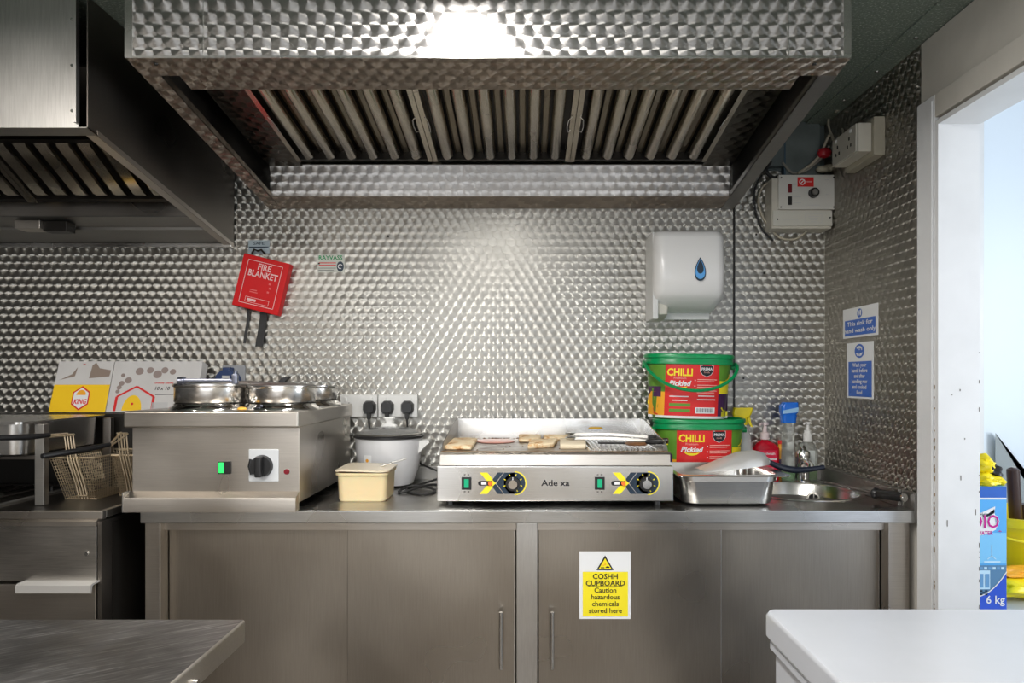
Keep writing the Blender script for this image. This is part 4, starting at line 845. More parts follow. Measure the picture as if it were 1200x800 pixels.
b.rect(-.035, -.008, -.03, -.026, f); b.rect(-.035, -.004, -.038, -.034, f); b.build('worn_pictograms', plain('faded_print', (.75, .12, .12), .5), t)
for (px0, py0, px1, py1, wd) in ((291, 360, 287, 402, .009), (309, 364, 304, 406, .028)):
    p0, p1 = Vector(P(px0, py0, 2.68)), Vector(P(px1, py1, 2.68)); n_ = 5
    b = B(); b.loft([[tuple(p0.lerp(p1, k/n_)+Vector((s*wd/2, .006*math.sin(k)+e, 0))) for s, e in ((-1, 0), (1, .002 if wd > .01 else .006), (1, .004), (-1, .002))] for k in range(n_+1)]); b.build('pull_tape', M['blackr'], t)
B().tube([P(295, 297, 2.68), P(298, 292, 2.678), P(302, 294, 2.678), P(306, 292.5, 2.678), P(311, 298, 2.68)], .004, 8).build('hanging_hook', M['soot_shade'], t)
def sticker(name, lab, x0, x1, y0, y1, mat, cat='sticker'):
    xa, xb, za, zb = PX(x0, YW), PX(x1, YW), PZ(y1, YW), PZ(y0, YW); t = thing(name, lab, cat, ((xa+xb)/2, YW, za))
    B().box(xa, xb, YW-.0008, YW, za, zb).build('backing', mat, t); return t, xa, za, xb-xa, zb-za
t, xa, za, W_, H_ = sticker('sticker', 'pale blue-grey sticker with a dark band above the fire blanket', 291, 316, 281.5, 297, plain('sticker_grey', (.38, .46, .50), .4))
f = front(xa, YW-.0008, za); B().rect(.004, W_-.004, H_*.42, H_*.52, f).text('SAFE', .016, W_*.5, H_*.66, f, sx=1.3, bold=.01).build('print', M['navy'], t)
t, xa, za, W_, H_ = sticker('sticker', 'small sticker reading RAYVASS in green with a blue badge', 372, 404, 298, 319, plain('sticker_paper', (.62, .64, .58), .45))
f = front(xa, YW-.0008, za); b = B().text('RAYVASS', .0235, W_*.48, H_*.70, f, 0, bold=.025, sx=.98)
for k in range(2): b.rect(.006, W_*.68, H_*(.50-.13*k), H_*(.55-.13*k), f, 1)
b.rect(.004, W_*.68, H_*.22, H_*.245, f, 2); b.rect(.004, W_*.6, H_*.10, H_*.125, f, 2); b.rect(.003, .010, H_*.45, H_*.53, f, 2)
b.disc(W_*.84, H_*.32, W_*.13, f, 3, 18, H_*.29); b.ring(W_*.84, H_*.32, W_*.09, .003, front(xa, YW-.0008, za, .0012), 4, 14, 30, 300)
b.build('print', [M['green'], M['redp'], M['ink'], M['navy'], M['paper']], t)
# towel dispenser
t = thing('towel_dispenser', 'white centrefeed paper towel dispenser with a blue drop window on the wall', 'towel dispenser', (.63, YW, PZ(373, 2.6)))
YD = 2.50; X = lambda px: PX(px, 2.56); Z = lambda py: PZ(py, 2.56)
xl, xr, zb, zt = X(764.5), X(846), Z(374), Z(271.5)
n_ = 10; rings = []
prof = [(zb+.03, .0, .055), (zb+.036, -.02, .10), (zb+.075, 0, .165), (zb+.10, 0, .185), ((zb+zt)/2, 0, .195), (zt-.03, 0, .185), (zt-.008, 0, .17), (zt, 0, .15)]
for z, dx, dep in prof:
    lo = z < zb+.07; xa, xb = xl+(.0 if not lo else .058), xr-(.0 if not lo else .016 if z < zb+.05 else .01)
    bul = .004*math.sin(math.pi*(z-zb)/(zt-zb)); xb += bul
    ring = []; r_ = min(.04, dep*.5)
    ring.append((xb, YW, z))
    for k in range(7): a = D(0-90*k/6); ring.append((xb-r_+r_*math.cos(a), YW-dep+r_+r_*math.sin(a), z))
    for k in range(7): a = D(270-90*k/6); ring.append((xa+r_+r_*math.cos(a), YW-dep+r_+r_*math.sin(a), z))
    ring.append((xa, YW, z)); rings.append(ring)
B().loft(rings).build('front_cover', plain('dispenser_white', (.80, .80, .79), .22), t)
b = B().box(xl-.0015, xl+.02, YW-.15, YW, zb, zt-.004, .004).box(xl+.02, xr-.022, YW-.05, YW, zb+.005, zb+.04, .004); b.build('back_housing', plain('dispenser_grey', (.66, .67, .66), .35), t)
b = B(); b.rrect([(xl+.004, xl+.052, YW-.10, YW-.002, zb+.001, .012), (xl+.004, xl+.060, YW-.13, YW-.002, zb+.02, .014), (xl+.004, xl+.064, YW-.13, YW-.002, zb+.045, .014), (xl+.004, xl+.045, YW-.12, YW-.002, zb+.068, .014)], .012); b.build('paper_guard', plain('smoky_plastic', (.58, .57, .50), .35), t)
def drop(off): return lambda u, v: (X(816)+u, YW-.1955-off, Z(318)+v)
b = B()
for sc, m, off, dv in ((1, 0, .0005, 0), (.84, 1, .0011, -.0), (.58, 0, .0017, .008)):
    ps = []
    for k in range(28):
        a = 2*math.pi*k/28
        u = .0265*sc*math.sin(a)*(math.sin(a/2)**.9)
        ps.append((u, .043*sc*math.cos(a)+dv))
    b.flat(ps, drop(off), m)
b.build('level_window', [M['navy'], M['lblue']], t)
b = B()
for k in range(9): b.prism([(X(796)+k*.0065, zb+.004+random.uniform(-.002, .006)), (X(796)+k*.0065+.008, zb+.002), (X(796)+k*.0065+.006, zb+.02)], 'y', YW-.048, YW-.044)
b.build('torn_slot', M['black'], t)
# thermostat / fan controller
YB = 2.615; X = lambda px: PX(px, YB); Z = lambda py: PZ(py, YB)
t = thing('fan_controller', 'aged white fan speed controller box with a red sticker and round dial', 'control box', ((X(943)), YW, Z(268)))
B().box(X(905), X(975), YB+.006, YW, Z(267.5), Z(208), .003).build('back_case', M['offwhite'], t)
B().box(X(912), X(979.5), YB-.004, YB+.012, Z(245.5), Z(205), .002).build('front_plate', plain('controller_plate', (.66, .65, .60), .4), t)
B().box(X(906), X(975.5), YB, YB+.01, Z(264.5), Z(246.5), .002).build('lower_cover', plain('controller_cover', (.62, .61, .54), .4), t)
fn = lambda px, py: (X(px), YB-.0046, Z(py)); f2 = lambda px, py: (X(px), YB-.0006, Z(py)); f3 = lambda px, py: (X(px), YB-.0052, Z(py))
b = B(); b.rect(934, 953, 219, 208, fn, 0); b.disc(939.5, 213.5, 3.6, f3, 1, 16); b.disc(939.5, 213.5, 2.4, lambda u, v: (X(u), YB-.0058, Z(v)), 0, 12); b.line([(937, 216), (942, 211)], 1.0, lambda u, v: (X(u), YB-.0064, Z(v)), 1); b.line([(944.5, 213.3), (951, 213.3)], 1.6, f3, 2)
b.build('brand_sticker', [M['redp'], M['paper'], plain('pink_print', (.8, .3, .3), .5)], t)
for y0, m in ((216, plain('dark_red_switch', (.16, .01, .015), .3)), (230.5, M['black'])): B().box(X(923), X(927.3), YB-.008, YB-.004, Z(y0+10), Z(y0), .001).build('rocker_switch', m, t)
kx = fn(952.5, 226.5); B().cyl((kx[0], YB-.004, kx[2]), (kx[0], YB-.02, kx[2]), .019, .017, 24).build('dial_knob', M['black'], t); B().cyl((kx[0], YB-.019, kx[2]), (kx[0], YB-.024, kx[2]), .012, .010, 20).build('dial_cap', M['dull'], t)
for px, py in ((915, 208.5), (976.5, 208), (976.5, 243), (914.5, 243)): c_ = fn(px, py); B().cyl((c_[0], YB-.003, c_[2]), (c_[0], YB-.006, c_[2]), .003, n=10).build('screw', M['black'], t)
for px, py in ((911, 257), (972.5, 255)): c_ = f2(px, py); B().cyl((c_[0], YB+.001, c_[2]), (c_[0], YB-.003, c_[2]), .003, n=10).build('screw', M['black'], t)
b = B(); b.line([(943.5, 251), (963, 250.5), (963, 261), (943.5, 261), (943.5, 251)], .35, f2, 0)
for k in range(4): b.line([(947+k, 253.5+2*k), (960-k, 253.5+2*k)], .45, f2, 0)
for a in ((929, 217, 933), (929, 224, 932), (929, 231, 938), (929, 238, 938), (943, 240.5, 961), (917, 257, 936), (966, 211, 971), (967, 228, 970)): b.line([(a[0], a[1]), (a[2], a[1])], .55, fn if a[1] < 246 else f2, 0)
b.build('small_print', M['greyp'], t)
# junction socket box on the side wall
t = thing('socket_box', 'dirty cream surface-mounted double socket on the side wall near the ceiling', 'socket', (WR-.0025, 2.34, 2.015))
B().box(1.130, WR-.0025, 2.24, 2.445, 2.015, 2.14, .003).build('backing_board', plain('dusty_board', (.40, .37, .29), .6), t)
B().box(1.085, 1.130, 2.253, 2.43, 2.03, 2.125, .004).build('box_body', M['offwhite'], t)
B().box(1.078, 1.085, 2.255, 2.428, 2.032, 2.123, .003).build('socket_plate', plain('dusty_plate', (.50, .48, .42), .5), t)
b = B()
for yy in (2.30, 2.385):
    for dy, dz in ((0, .012), (-.012, -.012), (.012, -.012)): b.box(1.0765, 1.0785, yy+dy-.003, yy+dy+.003, 2.075+dz-.005, 2.075+dz+.005)
b.build('pin_holes', M['ink'], t)
for yy in (2.29, 2.395): B().box(1.0745, 1.079, yy-.006, yy+.006, 2.103, 2.114, .001).build('rocker', M['white'], t)
cabm = plain('cream_flex', (.46, .42, .33), .5)
def cable(pts, r, lab, m=cabm): return solo(B().tube(smooth(pts, 6), r, 8), 'cable', m, lab, 'cable')
cable([P(948, 264, 2.665), P(944, 272, 2.67), P(930, 280.5, 2.68), P(912, 277, 2.685), P(896, 258, 2.685), P(889, 238, 2.685), P(892, 222, 2.68), P(900, 214, 2.67), P(906, 212, 2.66)], .0045, 'cream cable looping below the fan controller and up its left side')
cable([P(906, 282, 2.69), P(893, 268, 2.692), P(885, 244, 2.69), P(885, 220, 2.68), P(893, 205, 2.67)], .004, 'dark cable running beside the cream loop left of the fan controller', M['blackr'])
cable([P(935, 203, 2.64), P(950, 193, 2.64), P(962, 180, 2.62), P(968, 166, 2.60), P(974, 158, 2.57), (1.10, 2.435, 2.08)], .005, 'cream cable from the fan controller up to the socket box')
cable([P(917, 190, 2.665), P(928, 202, 2.66), P(942, 201, 2.65), P(955, 192, 2.64), P(966, 181, 2.63), P(972, 170, 2.61)], .0045, 'grey cable sagging behind the fan controller', plain('grey_flex', (.28, .27, .23), .5))
cable([P(975, 160, 2.57), P(971, 148, 2.60), P(972, 138, 2.63), P(980, 130, 2.65), P(995, 128, 2.63), P(1004, 131, 2.61), P(1007, 120, 2.58), (1.14, 2.54, 2.27)], .0042, 'cream cable arching over the socket box to the ceiling')
cable([(1.11, 2.40, 2.127), P(987, 147, 2.60), P(996, 137, 2.60), P(1003, 133, 2.60), P(1008, 112, 2.60)], .0042, 'cream cable rising straight behind the socket box')
cable([P(903, 189, 2.67), P(898, 200, 2.67), P(906, 208, 2.665), P(915, 206, 2.66)], .007, 'dark cable end tucked under the hood corner', M['blackr'])
solo(B().lathe([(.001, -.02), (.016, -.014), (.021, 0), (.016, .014), (.001, .02)], P(966, 179, 2.615), 14, sx=1.3), 'cable_connector', plain('red_connector', (.40, .01, .02), .35), 'red cable connector above the fan controller', 'connector')
b = B(); c_ = Vector(P(972, 198, 2.64)); 
for dx in (-.028, 0, .03): b.lathe([(.001, -.014), (.014, -.010), (.019, 0), (.014, .010), (.001, .014)], (c_.x+dx, c_.y+.01*math.sin(dx*90), c_.z+.004*math.cos(dx*80)), 12, sx=1.4)
solo(b, 'cable_gland', plain('cream_gland', (.45, .42, .32), .5), 'lumpy cream cable gland on the top right corner of the fan controller', 'gland')
# blue sink notices on the side wall
XR = WR-.0025
def side_sign(pxa, pxb, pta, pba, lab, build):
    """spans pixel columns pxa..pxb on the side wall"""
    ya_, yb2 = XR*F/(pxa-U0), XR*F/(pxb-U0); zt_, zb_ = PZ(pta, ya_), PZ(pba, ya_); W2, H2 = ya_-yb2, zt_-zb_
    t = thing('wall_sign', lab, 'sign', (XR, (ya_+yb2)/2, zb_))
    fn = lambda off: (lambda u, v: (XR-.001-off, ya_-u, zb_+v))
    B().box(XR-.001, XR, yb2, ya_, zb_, zt_).build('sign_board', M['paper'], t); build(t, fn, W2, H2)
def s1(t, fn, W2, H2):
    f, g = fn(.0006), fn(.0012)
    B().rect(W2*.06, W2*.94, H2*.07, H2*.60, f).build('blue_field', M['blue'], t)
    b = B().text('This sink for', H2*.20, W2*.5, H2*.40, g, 0, bold=.015, sx=W2/H2*.72).text('hand wash only', H2*.20, W2*.5, H2*.17, g, 0, bold=.015, sx=W2/H2*.72); b.build('lettering', M['paper'], t)
    b = B().disc(W2*.5, H2*.79, W2*.075, f, 0, 20, H2*.15); b.disc(W2*.47, H2*.80, W2*.022, g, 1, 12, H2*.10); b.disc(W2*.53, H2*.80, W2*.022, g, 1, 12, H2*.10); b.line([(W2*.5, H2*.66), (W2*.5, H2*.92)], W2*.012, g, 0); b.build('hands_symbol', [M['blue'], M['paper']], t)
side_sign(988.3, 1029.3, 363.3, 397, 'small blue and white notice reading This sink for hand wash only', s1)
def s2(t, fn, W2, H2):
    f, g = fn(.0006), fn(.0012)
    B().rect(W2*.07, W2*.95, H2*.03, H2*.66, f).build('blue_field', M['blue'], t)
    b = B()
    for k, s_ in enumerate(('Wash your', 'hands before', 'and after', 'handling raw', 'and cooked', 'food')): b.text(s_, H2*.098, W2*.5, H2*(.565-.098*k), g, 0, bold=.022, sx=1.12)
    b.build('lettering', M['paper'], t)
    b = B().disc(W2*.5, H2*.845, W2*.185, f, 0, 28, H2*.125); b.line([(W2*.40, H2*.90), (W2*.50, H2*.92), (W2*.58, H2*.90), (W2*.59, H2*.86)], .007, g, 1); b.line([(W2*.5, H2*.92), (W2*.5, H2*.86)], .005, g, 1); b.flat([(W2*.37, H2*.81), (W2*.48, H2*.80), (W2*.50, H2*.76), (W2*.42, H2*.76)], g, 1); b.flat([(W2*.63, H2*.82), (W2*.52, H2*.80), (W2*.50, H2*.75), (W2*.58, H2*.765)], g, 1); b.build('hands_symbol', [M['blue'], M['paper']], t)
side_sign(992.8, 1023.8, 402.5, 465.7, 'tall blue and white notice telling you to wash your hands before handling food', s2)
# ---------------------------------------------------------------- fryer range on the left
fx1 = -1.216; FT = .909
t = fr = thing('fryer_unit', 'stainless steel fryer and hob range at the left with a pull-down door', 'fryer', (-1.85, 2.3, 0))
B().box(-2.5, fx1-.002, 2.03, 2.68, .02, FT-.03).build('body', M['steel_d'], t)
b = B().box(-2.5, fx1, 1.992, 2.012, FT-.022, FT, .002).box(fx1-.018, fx1, 2.012, 2.53, FT-.022, FT, .002).prism([(1.992, FT-.022), (1.980, FT-.030), (1.980, FT-.040), (2.03, FT-.040), (2.03, FT-.022)], 'x', -2.5, fx1-.012); b.build('top_rim', M['steel'], t)
B().box(-2.5, fx1-.018, 2.012, 2.53, FT-.030, FT-.012).build('hob_deck', M['soot_shade'], t)
b = B(); b.prism([(2.012, FT-.012), (2.012, FT-.004), (2.53, FT-.004), (2.53, FT-.012)], 'x', -1.625, -1.60); b.build('hob_divider', M['dull'], t)
yq = 1.985; z = lambda py: PZ(py, yq)
B().box(-2.5, PX(113, yq), yq, 2.03, z(681), z(616), .003).build('control_panel', brushed('fryer_panel_steel', (.46, .44, .41), .32, (3, 40, 60), .3), t)
c = (PX(102, yq), yq, z(648.5)); B().cyl((c[0], yq-.004, c[2]), (c[0], yq, c[2]), .0055, n=14).build('panel_screw', M['polished'], t)
B().box(PX(113, yq)+.002, fx1, 1.988, 2.03, .02, z(611)).build('side_stile', M['steel_d'], t)
d = B().box(-2.5, PX(112, yq), yq+.002, 2.028, .12, z(684.5), .003).build('oven_door', M['steel'], t)
h0 = PX(19, 1.95)-.0; yh = 1.95
b = B().prism([(yh, PZ(695.5, yh)), (yh-.004, PZ(694, yh)), (yh-.004, PZ(685.5, yh)), (yh+.004, PZ(684, yh)), (yq+.003, PZ(684, yh)), (yq+.003, PZ(686, yh)), (yh+.006, PZ(686.5, yh))], 'x', PX(19, yh), PX(107, yh)); b.build('door_handle', M['alu'], d)
b = B(); b.box(fx1-.001, fx1, 2.04, 2.66, .02, FT-.04); b.build('side_sheet', M['soot_shade'], t)
B().lathe([(.07, 0), (.075, .006), (.045, .012), (.03, .018)], (-1.80, 2.27, FT-.012), 28).build('burner', M['dull'], t)
b = B()
for k in range(6): x = -2.0+.07*k; b.tube([(x, 2.10, FT+.008), (x, 2.42, FT+.008)], .004, 6)
for y in (2.10, 2.42): b.tube([(-2.03, y, FT+.008), (-1.625, y, FT+.008), (-1.612, y+.0, FT+.03)], .0045, 6)
for x in (-2.02, -1.64):
    for y in (2.12, 2.40): b.tube([(x, y, FT+.008), (x, y, FT-.012)], .005, 6)
solo(b, 'pan_support', M['soot_shade'], 'black wire pan support grid on the hob at the left edge', 'pan support')
# stand carrying the deep tray
t = thing('tray_stand', 'dark steel stand under the deep tray on the hob', 'stand', (-1.75, 2.3, FT))
for x, y in ((-1.505, 2.155), (-1.505, 2.50), (-1.98, 2.155), (-1.98, 2.50)):
    B().box(x-.014, x+.016, y-.012, y+.012, FT-.0115, 1.150, .003).build('post', M['steel_d'] if y > 2.3 else M['dull'], t)
b = B()
for y in (2.155, 2.50): b.box(-1.975, -1.51, y-.006, y+.006, 1.040, 1.052)
b.build('cross_bar', M['steel_d'], t)
t = thing('deep_tray', 'large deep steel tray resting on the stand above the hob', 'food pan', (-1.75, 2.29, 1.0525))
xr = -1.523; zt = 1.156
B().rrect([(-1.94, xr-.02, 2.11, 2.48, 1.0525, .03), (-1.955, xr-.008, 2.095, 2.488, 1.060, .035), (-1.96, xr-.004, 2.088, 2.493, zt-.004, .035), (-1.972, xr+.010, 2.074, 2.503, zt-.003, .02), (-1.972, xr+.010, 2.074, 2.503, zt, .02), (-1.956, xr-.008, 2.092, 2.489, zt, .035), (-1.952, xr-.012, 2.098, 2.484, 1.064, .03)], .03, n=8).build('tray_body', M['steel_b'], t)
B().rrect([(-1.974, xr+.012, 2.072, 2.505, zt+.001, .02), (-1.974, xr+.012, 2.072, 2.505, zt+.004, .02), (-1.95, xr-.01, 2.10, 2.48, zt+.006, .02)], .02).build('tray_cover', M['steel_b'], t)
# fry baskets
def basket(x0, x1, y0, lab, hook, hz, hdl, fl=.04):
    """front bottom edge from x0..x1; flares upward"""
    t = thing('fry_basket', lab, 'fry basket', ((x0+x1)/2, y0+.12, FT-.01), 'wire fry baskets on the range')
    zb, zt = FT-.0105, FT+.125; L = .25
    def corner(s, k):   # s 0..1 height, k corner
        e = fl*s; f_ = .018*s
        return [Vector((x0-e, y0-f_, zb+(zt-zb)*s)), Vector((x1+f_*.2, y0-f_, zb+(zt-zb)*s)), Vector((x1+f_*.2, y0+L+f_, zb+(zt-zb)*s)), Vector((x0-e, y0+L+f_, zb+(zt-zb)*s))][k]
    b = B(); r = .0008
    for f_ in range(4):
        n_ = 15 if f_ % 2 == 0 else 26
        for k in range(n_+1): q_ = k/n_; b.tube([corner(0, f_).lerp(corner(0, (f_+1) % 4), q_), corner(1, f_).lerp(corner(1, (f_+1) % 4), q_)], r, 4, cap=(False, False))
        for k in range(15): q_ = k/14; b.tube([corner(q_, f_), corner(q_, (f_+1) % 4)], r, 4, cap=(False, False))
    for k in range(16): q_ = k/15; b.tube([corner(0, 0).lerp(corner(0, 1), q_), corner(0, 3).lerp(corner(0, 2), q_)], r, 4, cap=(False, False))
    b.build('wire_mesh', M['basket'], t)['kind'] = 'stuff'
    b = B()
    for s, rr in ((0, .0028), (1, .0038)):
        c4 = [corner(s, k) for k in range(4)]; b.tube(c4+[c4[0]], rr, 6)
    b.build('rim_wire', M['basket'], t)
    b = B(); hx0, hx1, tx = hook
    for k in range(4):
        xa = hx0+(hx1-hx0)*k/3; xt = tx+(hx1-hx0)*k/3
        b.tube([(xa, y0-.006, zb+.001), (xa-.25*(xa-xt), y0-.012, zb+.05), (xt+.3*(xa-xt), y0-.030, zt-.005), (xt, y0-.034, hz)], .0026, 6)
    for zz, q_ in ((zb+.012, .08), (zt+.02, .86), (hz-.002, 1)): b.tube([(hx0-(hx0-tx)*q_-.004, y0-.008-.026*q_, zz), (hx1-(hx0-tx)*q_+.004, y0-.008-.026*q_, zz)], .003, 6)
    b.build('front_hook', M['basket'], t)
    b = B(); a_, m_, e_ = [Vector(q_) for q_ in hdl]
    b.tube([(tx+.01, y0-.034, hz), m_], .0035, 8); b.tube([(tx+.03, y0-.030, hz-.004), m_+Vector((0, 0, -.006))], .003, 8); b.build('handle_rod', M['basket'], t)
    B().tube([m_, m_.lerp(e_, .4)+Vector((0, 0, -.003)), e_], [.007, .0095, .008], 10).build('handle_grip', M['black'], t)
    return t
M['basket'] = plain('brass_toned_wire', (.60, .49, .34), .35, .85)
basket(PX(77, 2.255), PX(113, 2.255), 2.255, 'wire fry basket at the left, beside the tray stand', (PX(91, 2.24), PX(101, 2.24), PX(75, 2.22)), PZ(508, 2.22), (P(75, 508, 2.22), P(58, 509.5, 2.125), P(-12, 513, 1.96)))
basket(PX(141, 2.33), PX(158, 2.33), 2.33, 'wire fry basket at the right, partly behind the food warmer', (PX(147.5, 2.31), PX(157, 2.31), PX(137, 2.29)), PZ(507, 2.29), (P(137, 513, 2.29), P(129, 520.5, 2.20), P(49, 534.5, 2.02)), .018)

# ---------------------------------------------------------------- foreground: prep table and chest freezer
t = thing('prep_table', 'scratched stainless steel prep table in the left foreground', 'table', (-1.3, .8, 0))
tx1, ty1 = PX(288, 1.127), 1.127
B().box(-2.2, tx1, .42, ty1, .862, .8996, .004, seg=3).build('table_frame', M['steel'], t); B().box(-2.197, tx1-.003, .423, ty1-.003, .8990, .9).build('table_top', M['table'], t)
for x in (-2.1, tx1-.10):
    for y in (.50, 1.05): B().box(x-.02, x+.02, y-.02, y+.02, 0, .864, .003).build('leg', M['steel'], t)
B().box(-2.15, tx1-.06, .47, 1.08, .22, .25, .004).build('undershelf', M['dull'], t)
c = (tx1, .925, .868); B().cyl((tx1-.001, .955, .872), (tx1+.004, .955, .872), .005, n=12).build('side_screw', M['polished'], t)
t = thing('chest_freezer', 'white chest freezer with a smooth lid in the right foreground', 'freezer', (.8, 1.0, 0))
zf = .85; yb2 = 1.33; xl = PX(901.5, 1.30)
B().rrect([(xl, 1.14, .70, yb2, zf-.048, .022), (xl-.002, 1.142, .698, yb2+.002, zf-.044, .024), (xl-.002, 1.142, .698, yb2+.002, zf-.008, .024), (xl+.003, 1.137, .703, yb2-.003, zf-.001, .02), (xl+.02, 1.12, .72, yb2-.015, zf+.001, .02)], .02, n=8).build('lid', M['enamel'], t)
B().rrect([(xl+.006, 1.134, .706, yb2-.008, zf-.056, .02), (xl+.006, 1.134, .706, yb2-.008, zf-.046, .02)], .02).build('seal', M['greyp'], t)
B().rrect([(xl+.004, 1.136, .704, yb2-.006, zf-.068, .02), (xl+.004, 1.136, .704, yb2-.006, zf-.056, .02)], .02).build('cabinet_rim', M['enamel'], t)
B().rrect([(xl+.012, 1.13, .71, yb2-.014, .02, .02), (xl+.012, 1.13, .71, yb2-.014, zf-.068, .02)], .02).build('cabinet_body', M['enamel'], t)
for x in (xl+.06, 1.08):
    for y in (.76, 1.26): B().cyl((x, y, 0), (x, y, .022), .02, n=14).build('foot', M['black'], t)

# ---------------------------------------------------------------- store room beyond the door
SZ = .585
t = thing('store_shelf', 'white low cupboard in the store room carrying cleaning goods', 'cupboard', (1.9, 2.35, 0))
B().box(1.28, 2.6, 2.02, 2.70, SZ-.03, SZ, .003).build('cupboard_top', M['enamel'], t); B().box(1.29, 2.58, 2.04, 2.69, 0, SZ-.03).build('carcass', M['paint'], t)
yb = 2.10; xa, xb = 1.22+.065, PX(1179.5, yb); zt = PZ(570, yb)
t = thing('detergent_box', 'tall blue 6 kg washing powder box standing in the store room doorway', 'box', ((xa+xb)/2, yb+.06, SZ))
B().box(xa, xb, yb, yb+.13, SZ+.0005, zt).build('carton', plain('detergent_blue', (.10, .42, .86), .35), t)
fn = lambda off: (lambda px, py: (PX(px, yb), yb-off, PZ(py, yb)))
f, g, h, h2 = fn(.0006), fn(.0012), fn(.0018), fn(.0024)
PF = [M['blue'], M['paper'], plain('royal_blue', (.03, .10, .62), .35), plain('sky_blue_print', (.22, .58, .92), .35), plain('kitchen_print', (.10, .24, .42), .4)]
b = B(); b.rect(1138, 1179.3, 583, 570.3, f, 0); b.rect(1138, 1179.3, 585, 583, f, 1); b.build('top_band', PF, t)
b = B(); b.flat([(1138, 710)]+[(1138+41*k/8, 700-30*(k/8)**2.2) for k in range(9)]+[(1179.3, 716), (1138, 716)], g, 2)
b.line([(1138+41.3*k/8, 699.5-30*(k/8)**2.2) for k in range(9)], 1.2, h, 1)
b.rect(1140, 1179.3, 660, 624, f, 3)
for k in range(3): b.rect(1140, 1179.3, 700, 662+k*6, f, 4) if k == 0 else None
b.build('printed_field', PF, t)
b = B(); b.flat([(1146, 611), (1165, 596), (1167, 620), (1160, 624), (1146, 628)], g, 0); b.flat([(1142, 604), (1166, 593), (1165, 601), (1142, 612)], g, 0)
fx = lambda off: (lambda u, v: (PX(1155, yb)+u, yb-off, PZ(620, yb)+v))
b.text('Original', .017, -.007, .040, fx(.002), 1, bold=.01, sx=.9, shear=.1); b.text('DIO', .056, -.002, .005, fx(.0019), 0, bold=.045, sx=.84); b.text('DIO', .056, -.002, .005, fx(.0026), 2, bold=.012, sx=.84); b.text('WATER', .016, -.004, -.016, fx(.002), 2, bold=.02, sx=.9); b.text('6 kg', .034, .028, -.224, fx(.0026), 0, bold=.012, sx=1.0); b.text('*', .022, .042, -.019, fx(.002), 2, bold=.03)
b.build('lettering', [M['paper'], M['navy'], M['magenta']], t)
b = B(); b.line([(1162, 638), (1162, 652)], 1.0, g, 0); b.line([(1157, 655), (1162, 651), (1167, 655)], .9, g, 0); b.rect(1153, 1172, 659, 657, g, 0)
b.rect(1142, 1160, 690, 668, g, 0); b.rect(1144, 1152, 688, 672, h, 1); b.rect(1154, 1159, 688, 672, h, 1)
for k in range(5):
    for j in range(3):
        if (k+j) % 2 == 0: b.rect(1142+3*k, 1145+3*k, 697-2*j, 695-2*j, h, 2)
for k in range(7): b.rect(1143+5*k, 1146.5+5*k, 667, 664, g, k % 2)
b.build('kitchen_picture', [plain('picture_white', (.55, .78, .95), .4), plain('picture_blue', (.15, .35, .62), .4), M['navy']], t)
def cloth(c, s, seed, am=.35):
    bm = bmesh.new(); bmesh.ops.create_icosphere(bm, subdivisions=4, radius=1)
    for v in bm.verts:
        q = v.co.copy(); d = 1+am*noise.noise(q*1.7+Vector((seed, 0, 0)))+.16*noise.noise(q*5+Vector((0, seed, 0)))
        v.co = Vector((c[0]+q.x*d*s[0], c[1]+q.y*d*s[1], c[2]+q.z*d*s[2]))
    return bm
t = thing('rubber_gloves', 'pair of yellow rubber gloves crumpled on top of the detergent box', 'gloves', (PX(1150, 2.15), 2.15, zt))
b = B().bm(cloth(P(1150, 561, 2.15), (.055, .05, .022), 3)); 
for p0, p1 in (((1146, 541), (1156, 546)), ((1150, 536), (1158, 538)), ((1160, 560), (1172, 566)), ((1165, 562), (1178, 567))): b.tube([P(*p0, 2.14), P((p0[0]+p1[0])/2, (p0[1]+p1[1])/2-2, 2.13), P(*p1, 2.12)], [.013, .012, .009], 10)
b.build('glove', M['yelp'], t); b = B().bm(cloth(P(1147, 545, 2.16), (.042, .04, .030), 8)); b.build('glove', M['yelp'], t)
b = B().bm(cloth(P(1161, 552, 2.15), (.026, .026, .022), 5, .7)); solo(b, 'plastic_bag', M['black'], 'small crumpled black plastic bag on the yellow gloves', 'bag')
t = thing('mop_bucket', 'yellow plastic bucket at the right edge behind the detergent box', 'bucket', (1.66, 2.30, SZ))
bc = (1.72, 2.42, SZ+.0005); zt2 = PZ(607, 2.30)-SZ
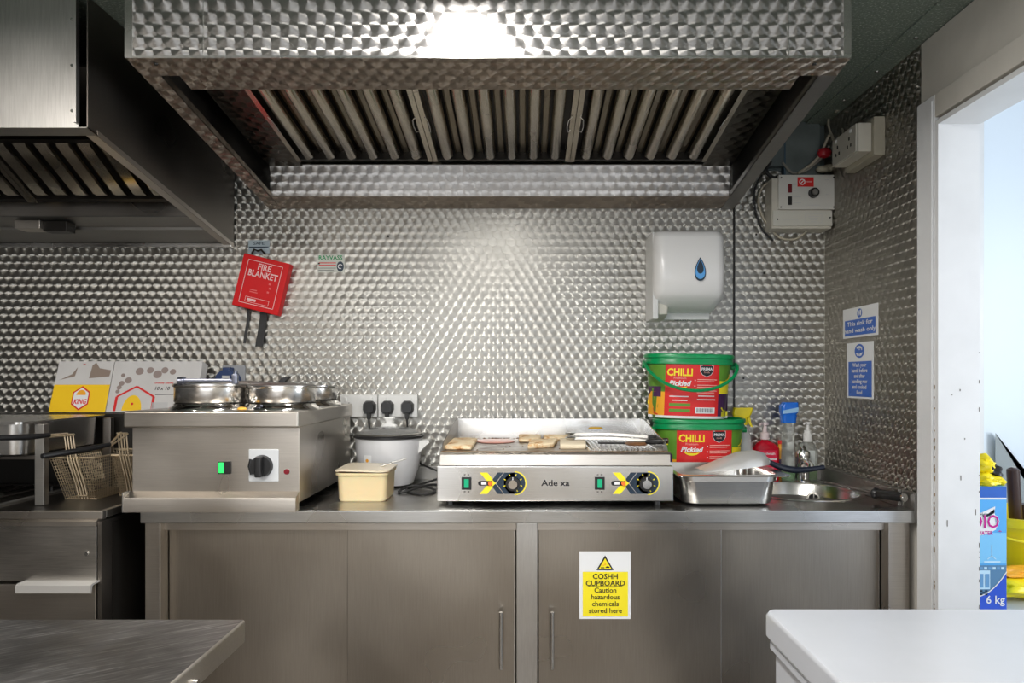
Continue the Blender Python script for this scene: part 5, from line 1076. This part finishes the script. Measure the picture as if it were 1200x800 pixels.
B().lathe([(.125, 0), (.13, .005), (.165, zt2-.03), (.178, zt2-.03), (.18, zt2), (.17, zt2), (.155, zt2-.04), (.12, .01)], bc, 40, m=0).build('bucket_body', M['yelp'], t)
B().tube(smooth([(bc[0]-.178, bc[1], SZ+zt2-.01), (bc[0]-.14, bc[1]-.13, SZ+zt2-.06), (bc[0], bc[1]-.185, SZ+zt2-.075), (bc[0]+.14, bc[1]-.13, SZ+zt2-.06), (bc[0]+.178, bc[1], SZ+zt2-.01)], 5), .005, 8).build('bail_handle', M['yelp'], t)
solo(B().bm(cloth((1.60, 2.20, SZ+.04), (.12, .045, .032), 2)), 'cleaning_cloth', M['yelp'], 'yellow cloth slumped at the foot of the yellow bucket', 'cloth')
solo(B().bm(cloth((1.58, 2.225, SZ+.085), (.10, .03, .016), 6)), 'cleaning_cloth', M['orange'], 'orange cloth lying on the yellow cloth against the bucket', 'cloth')
t = thing('brush_handle', 'dark brown brush handle standing in the yellow bucket', 'brush', (PX(1192, 2.36), 2.36, SZ+.02))
a_, b_ = Vector(P(1193, 660, 2.40)), Vector(P(1187, 548, 2.40))
B().tube([a_, b_-Vector((0, 0, .006)), b_], [.021, .020, .012], 14).build('shaft', M['brownw'], t); B().lathe([(.001, -.006), (.008, -.003), (.009, 0)], tuple(b_+Vector((0, 0, .004))), 12).build('hanging_tip', M['greyp'], t)
solo(B().tube([P(1201, 650, 2.44), P(1199.5, 590, 2.44)], .02, 12), 'brush_handle', M['brownw'], 'second brown handle cut by the right edge of the picture', 'brush')
b = B(); b.loft([[P(1166.5, 507, 2.70), (PX(1166.5, 2.70), 2.70, SZ), (PX(1285, 2.70), 2.70, SZ), P(1285, 700, 2.70)], [P(1166.5, 507, 2.715), (PX(1166.5, 2.70), 2.715, SZ), (PX(1285, 2.70), 2.715, SZ), P(1285, 700, 2.715)]])  # flat grey triangle standing against the store room back wall
solo(b, 'grey_triangle', plain('grey_triangle_colour', (.30, .34, .36), .5), 'grey triangular patch flat against the store room wall', 'board')
print('objects', len(COL.objects), 'tris', sum(len(o.data.loop_triangles) or len(o.data.polygons) for o in COL.objects if o.type == 'MESH'))
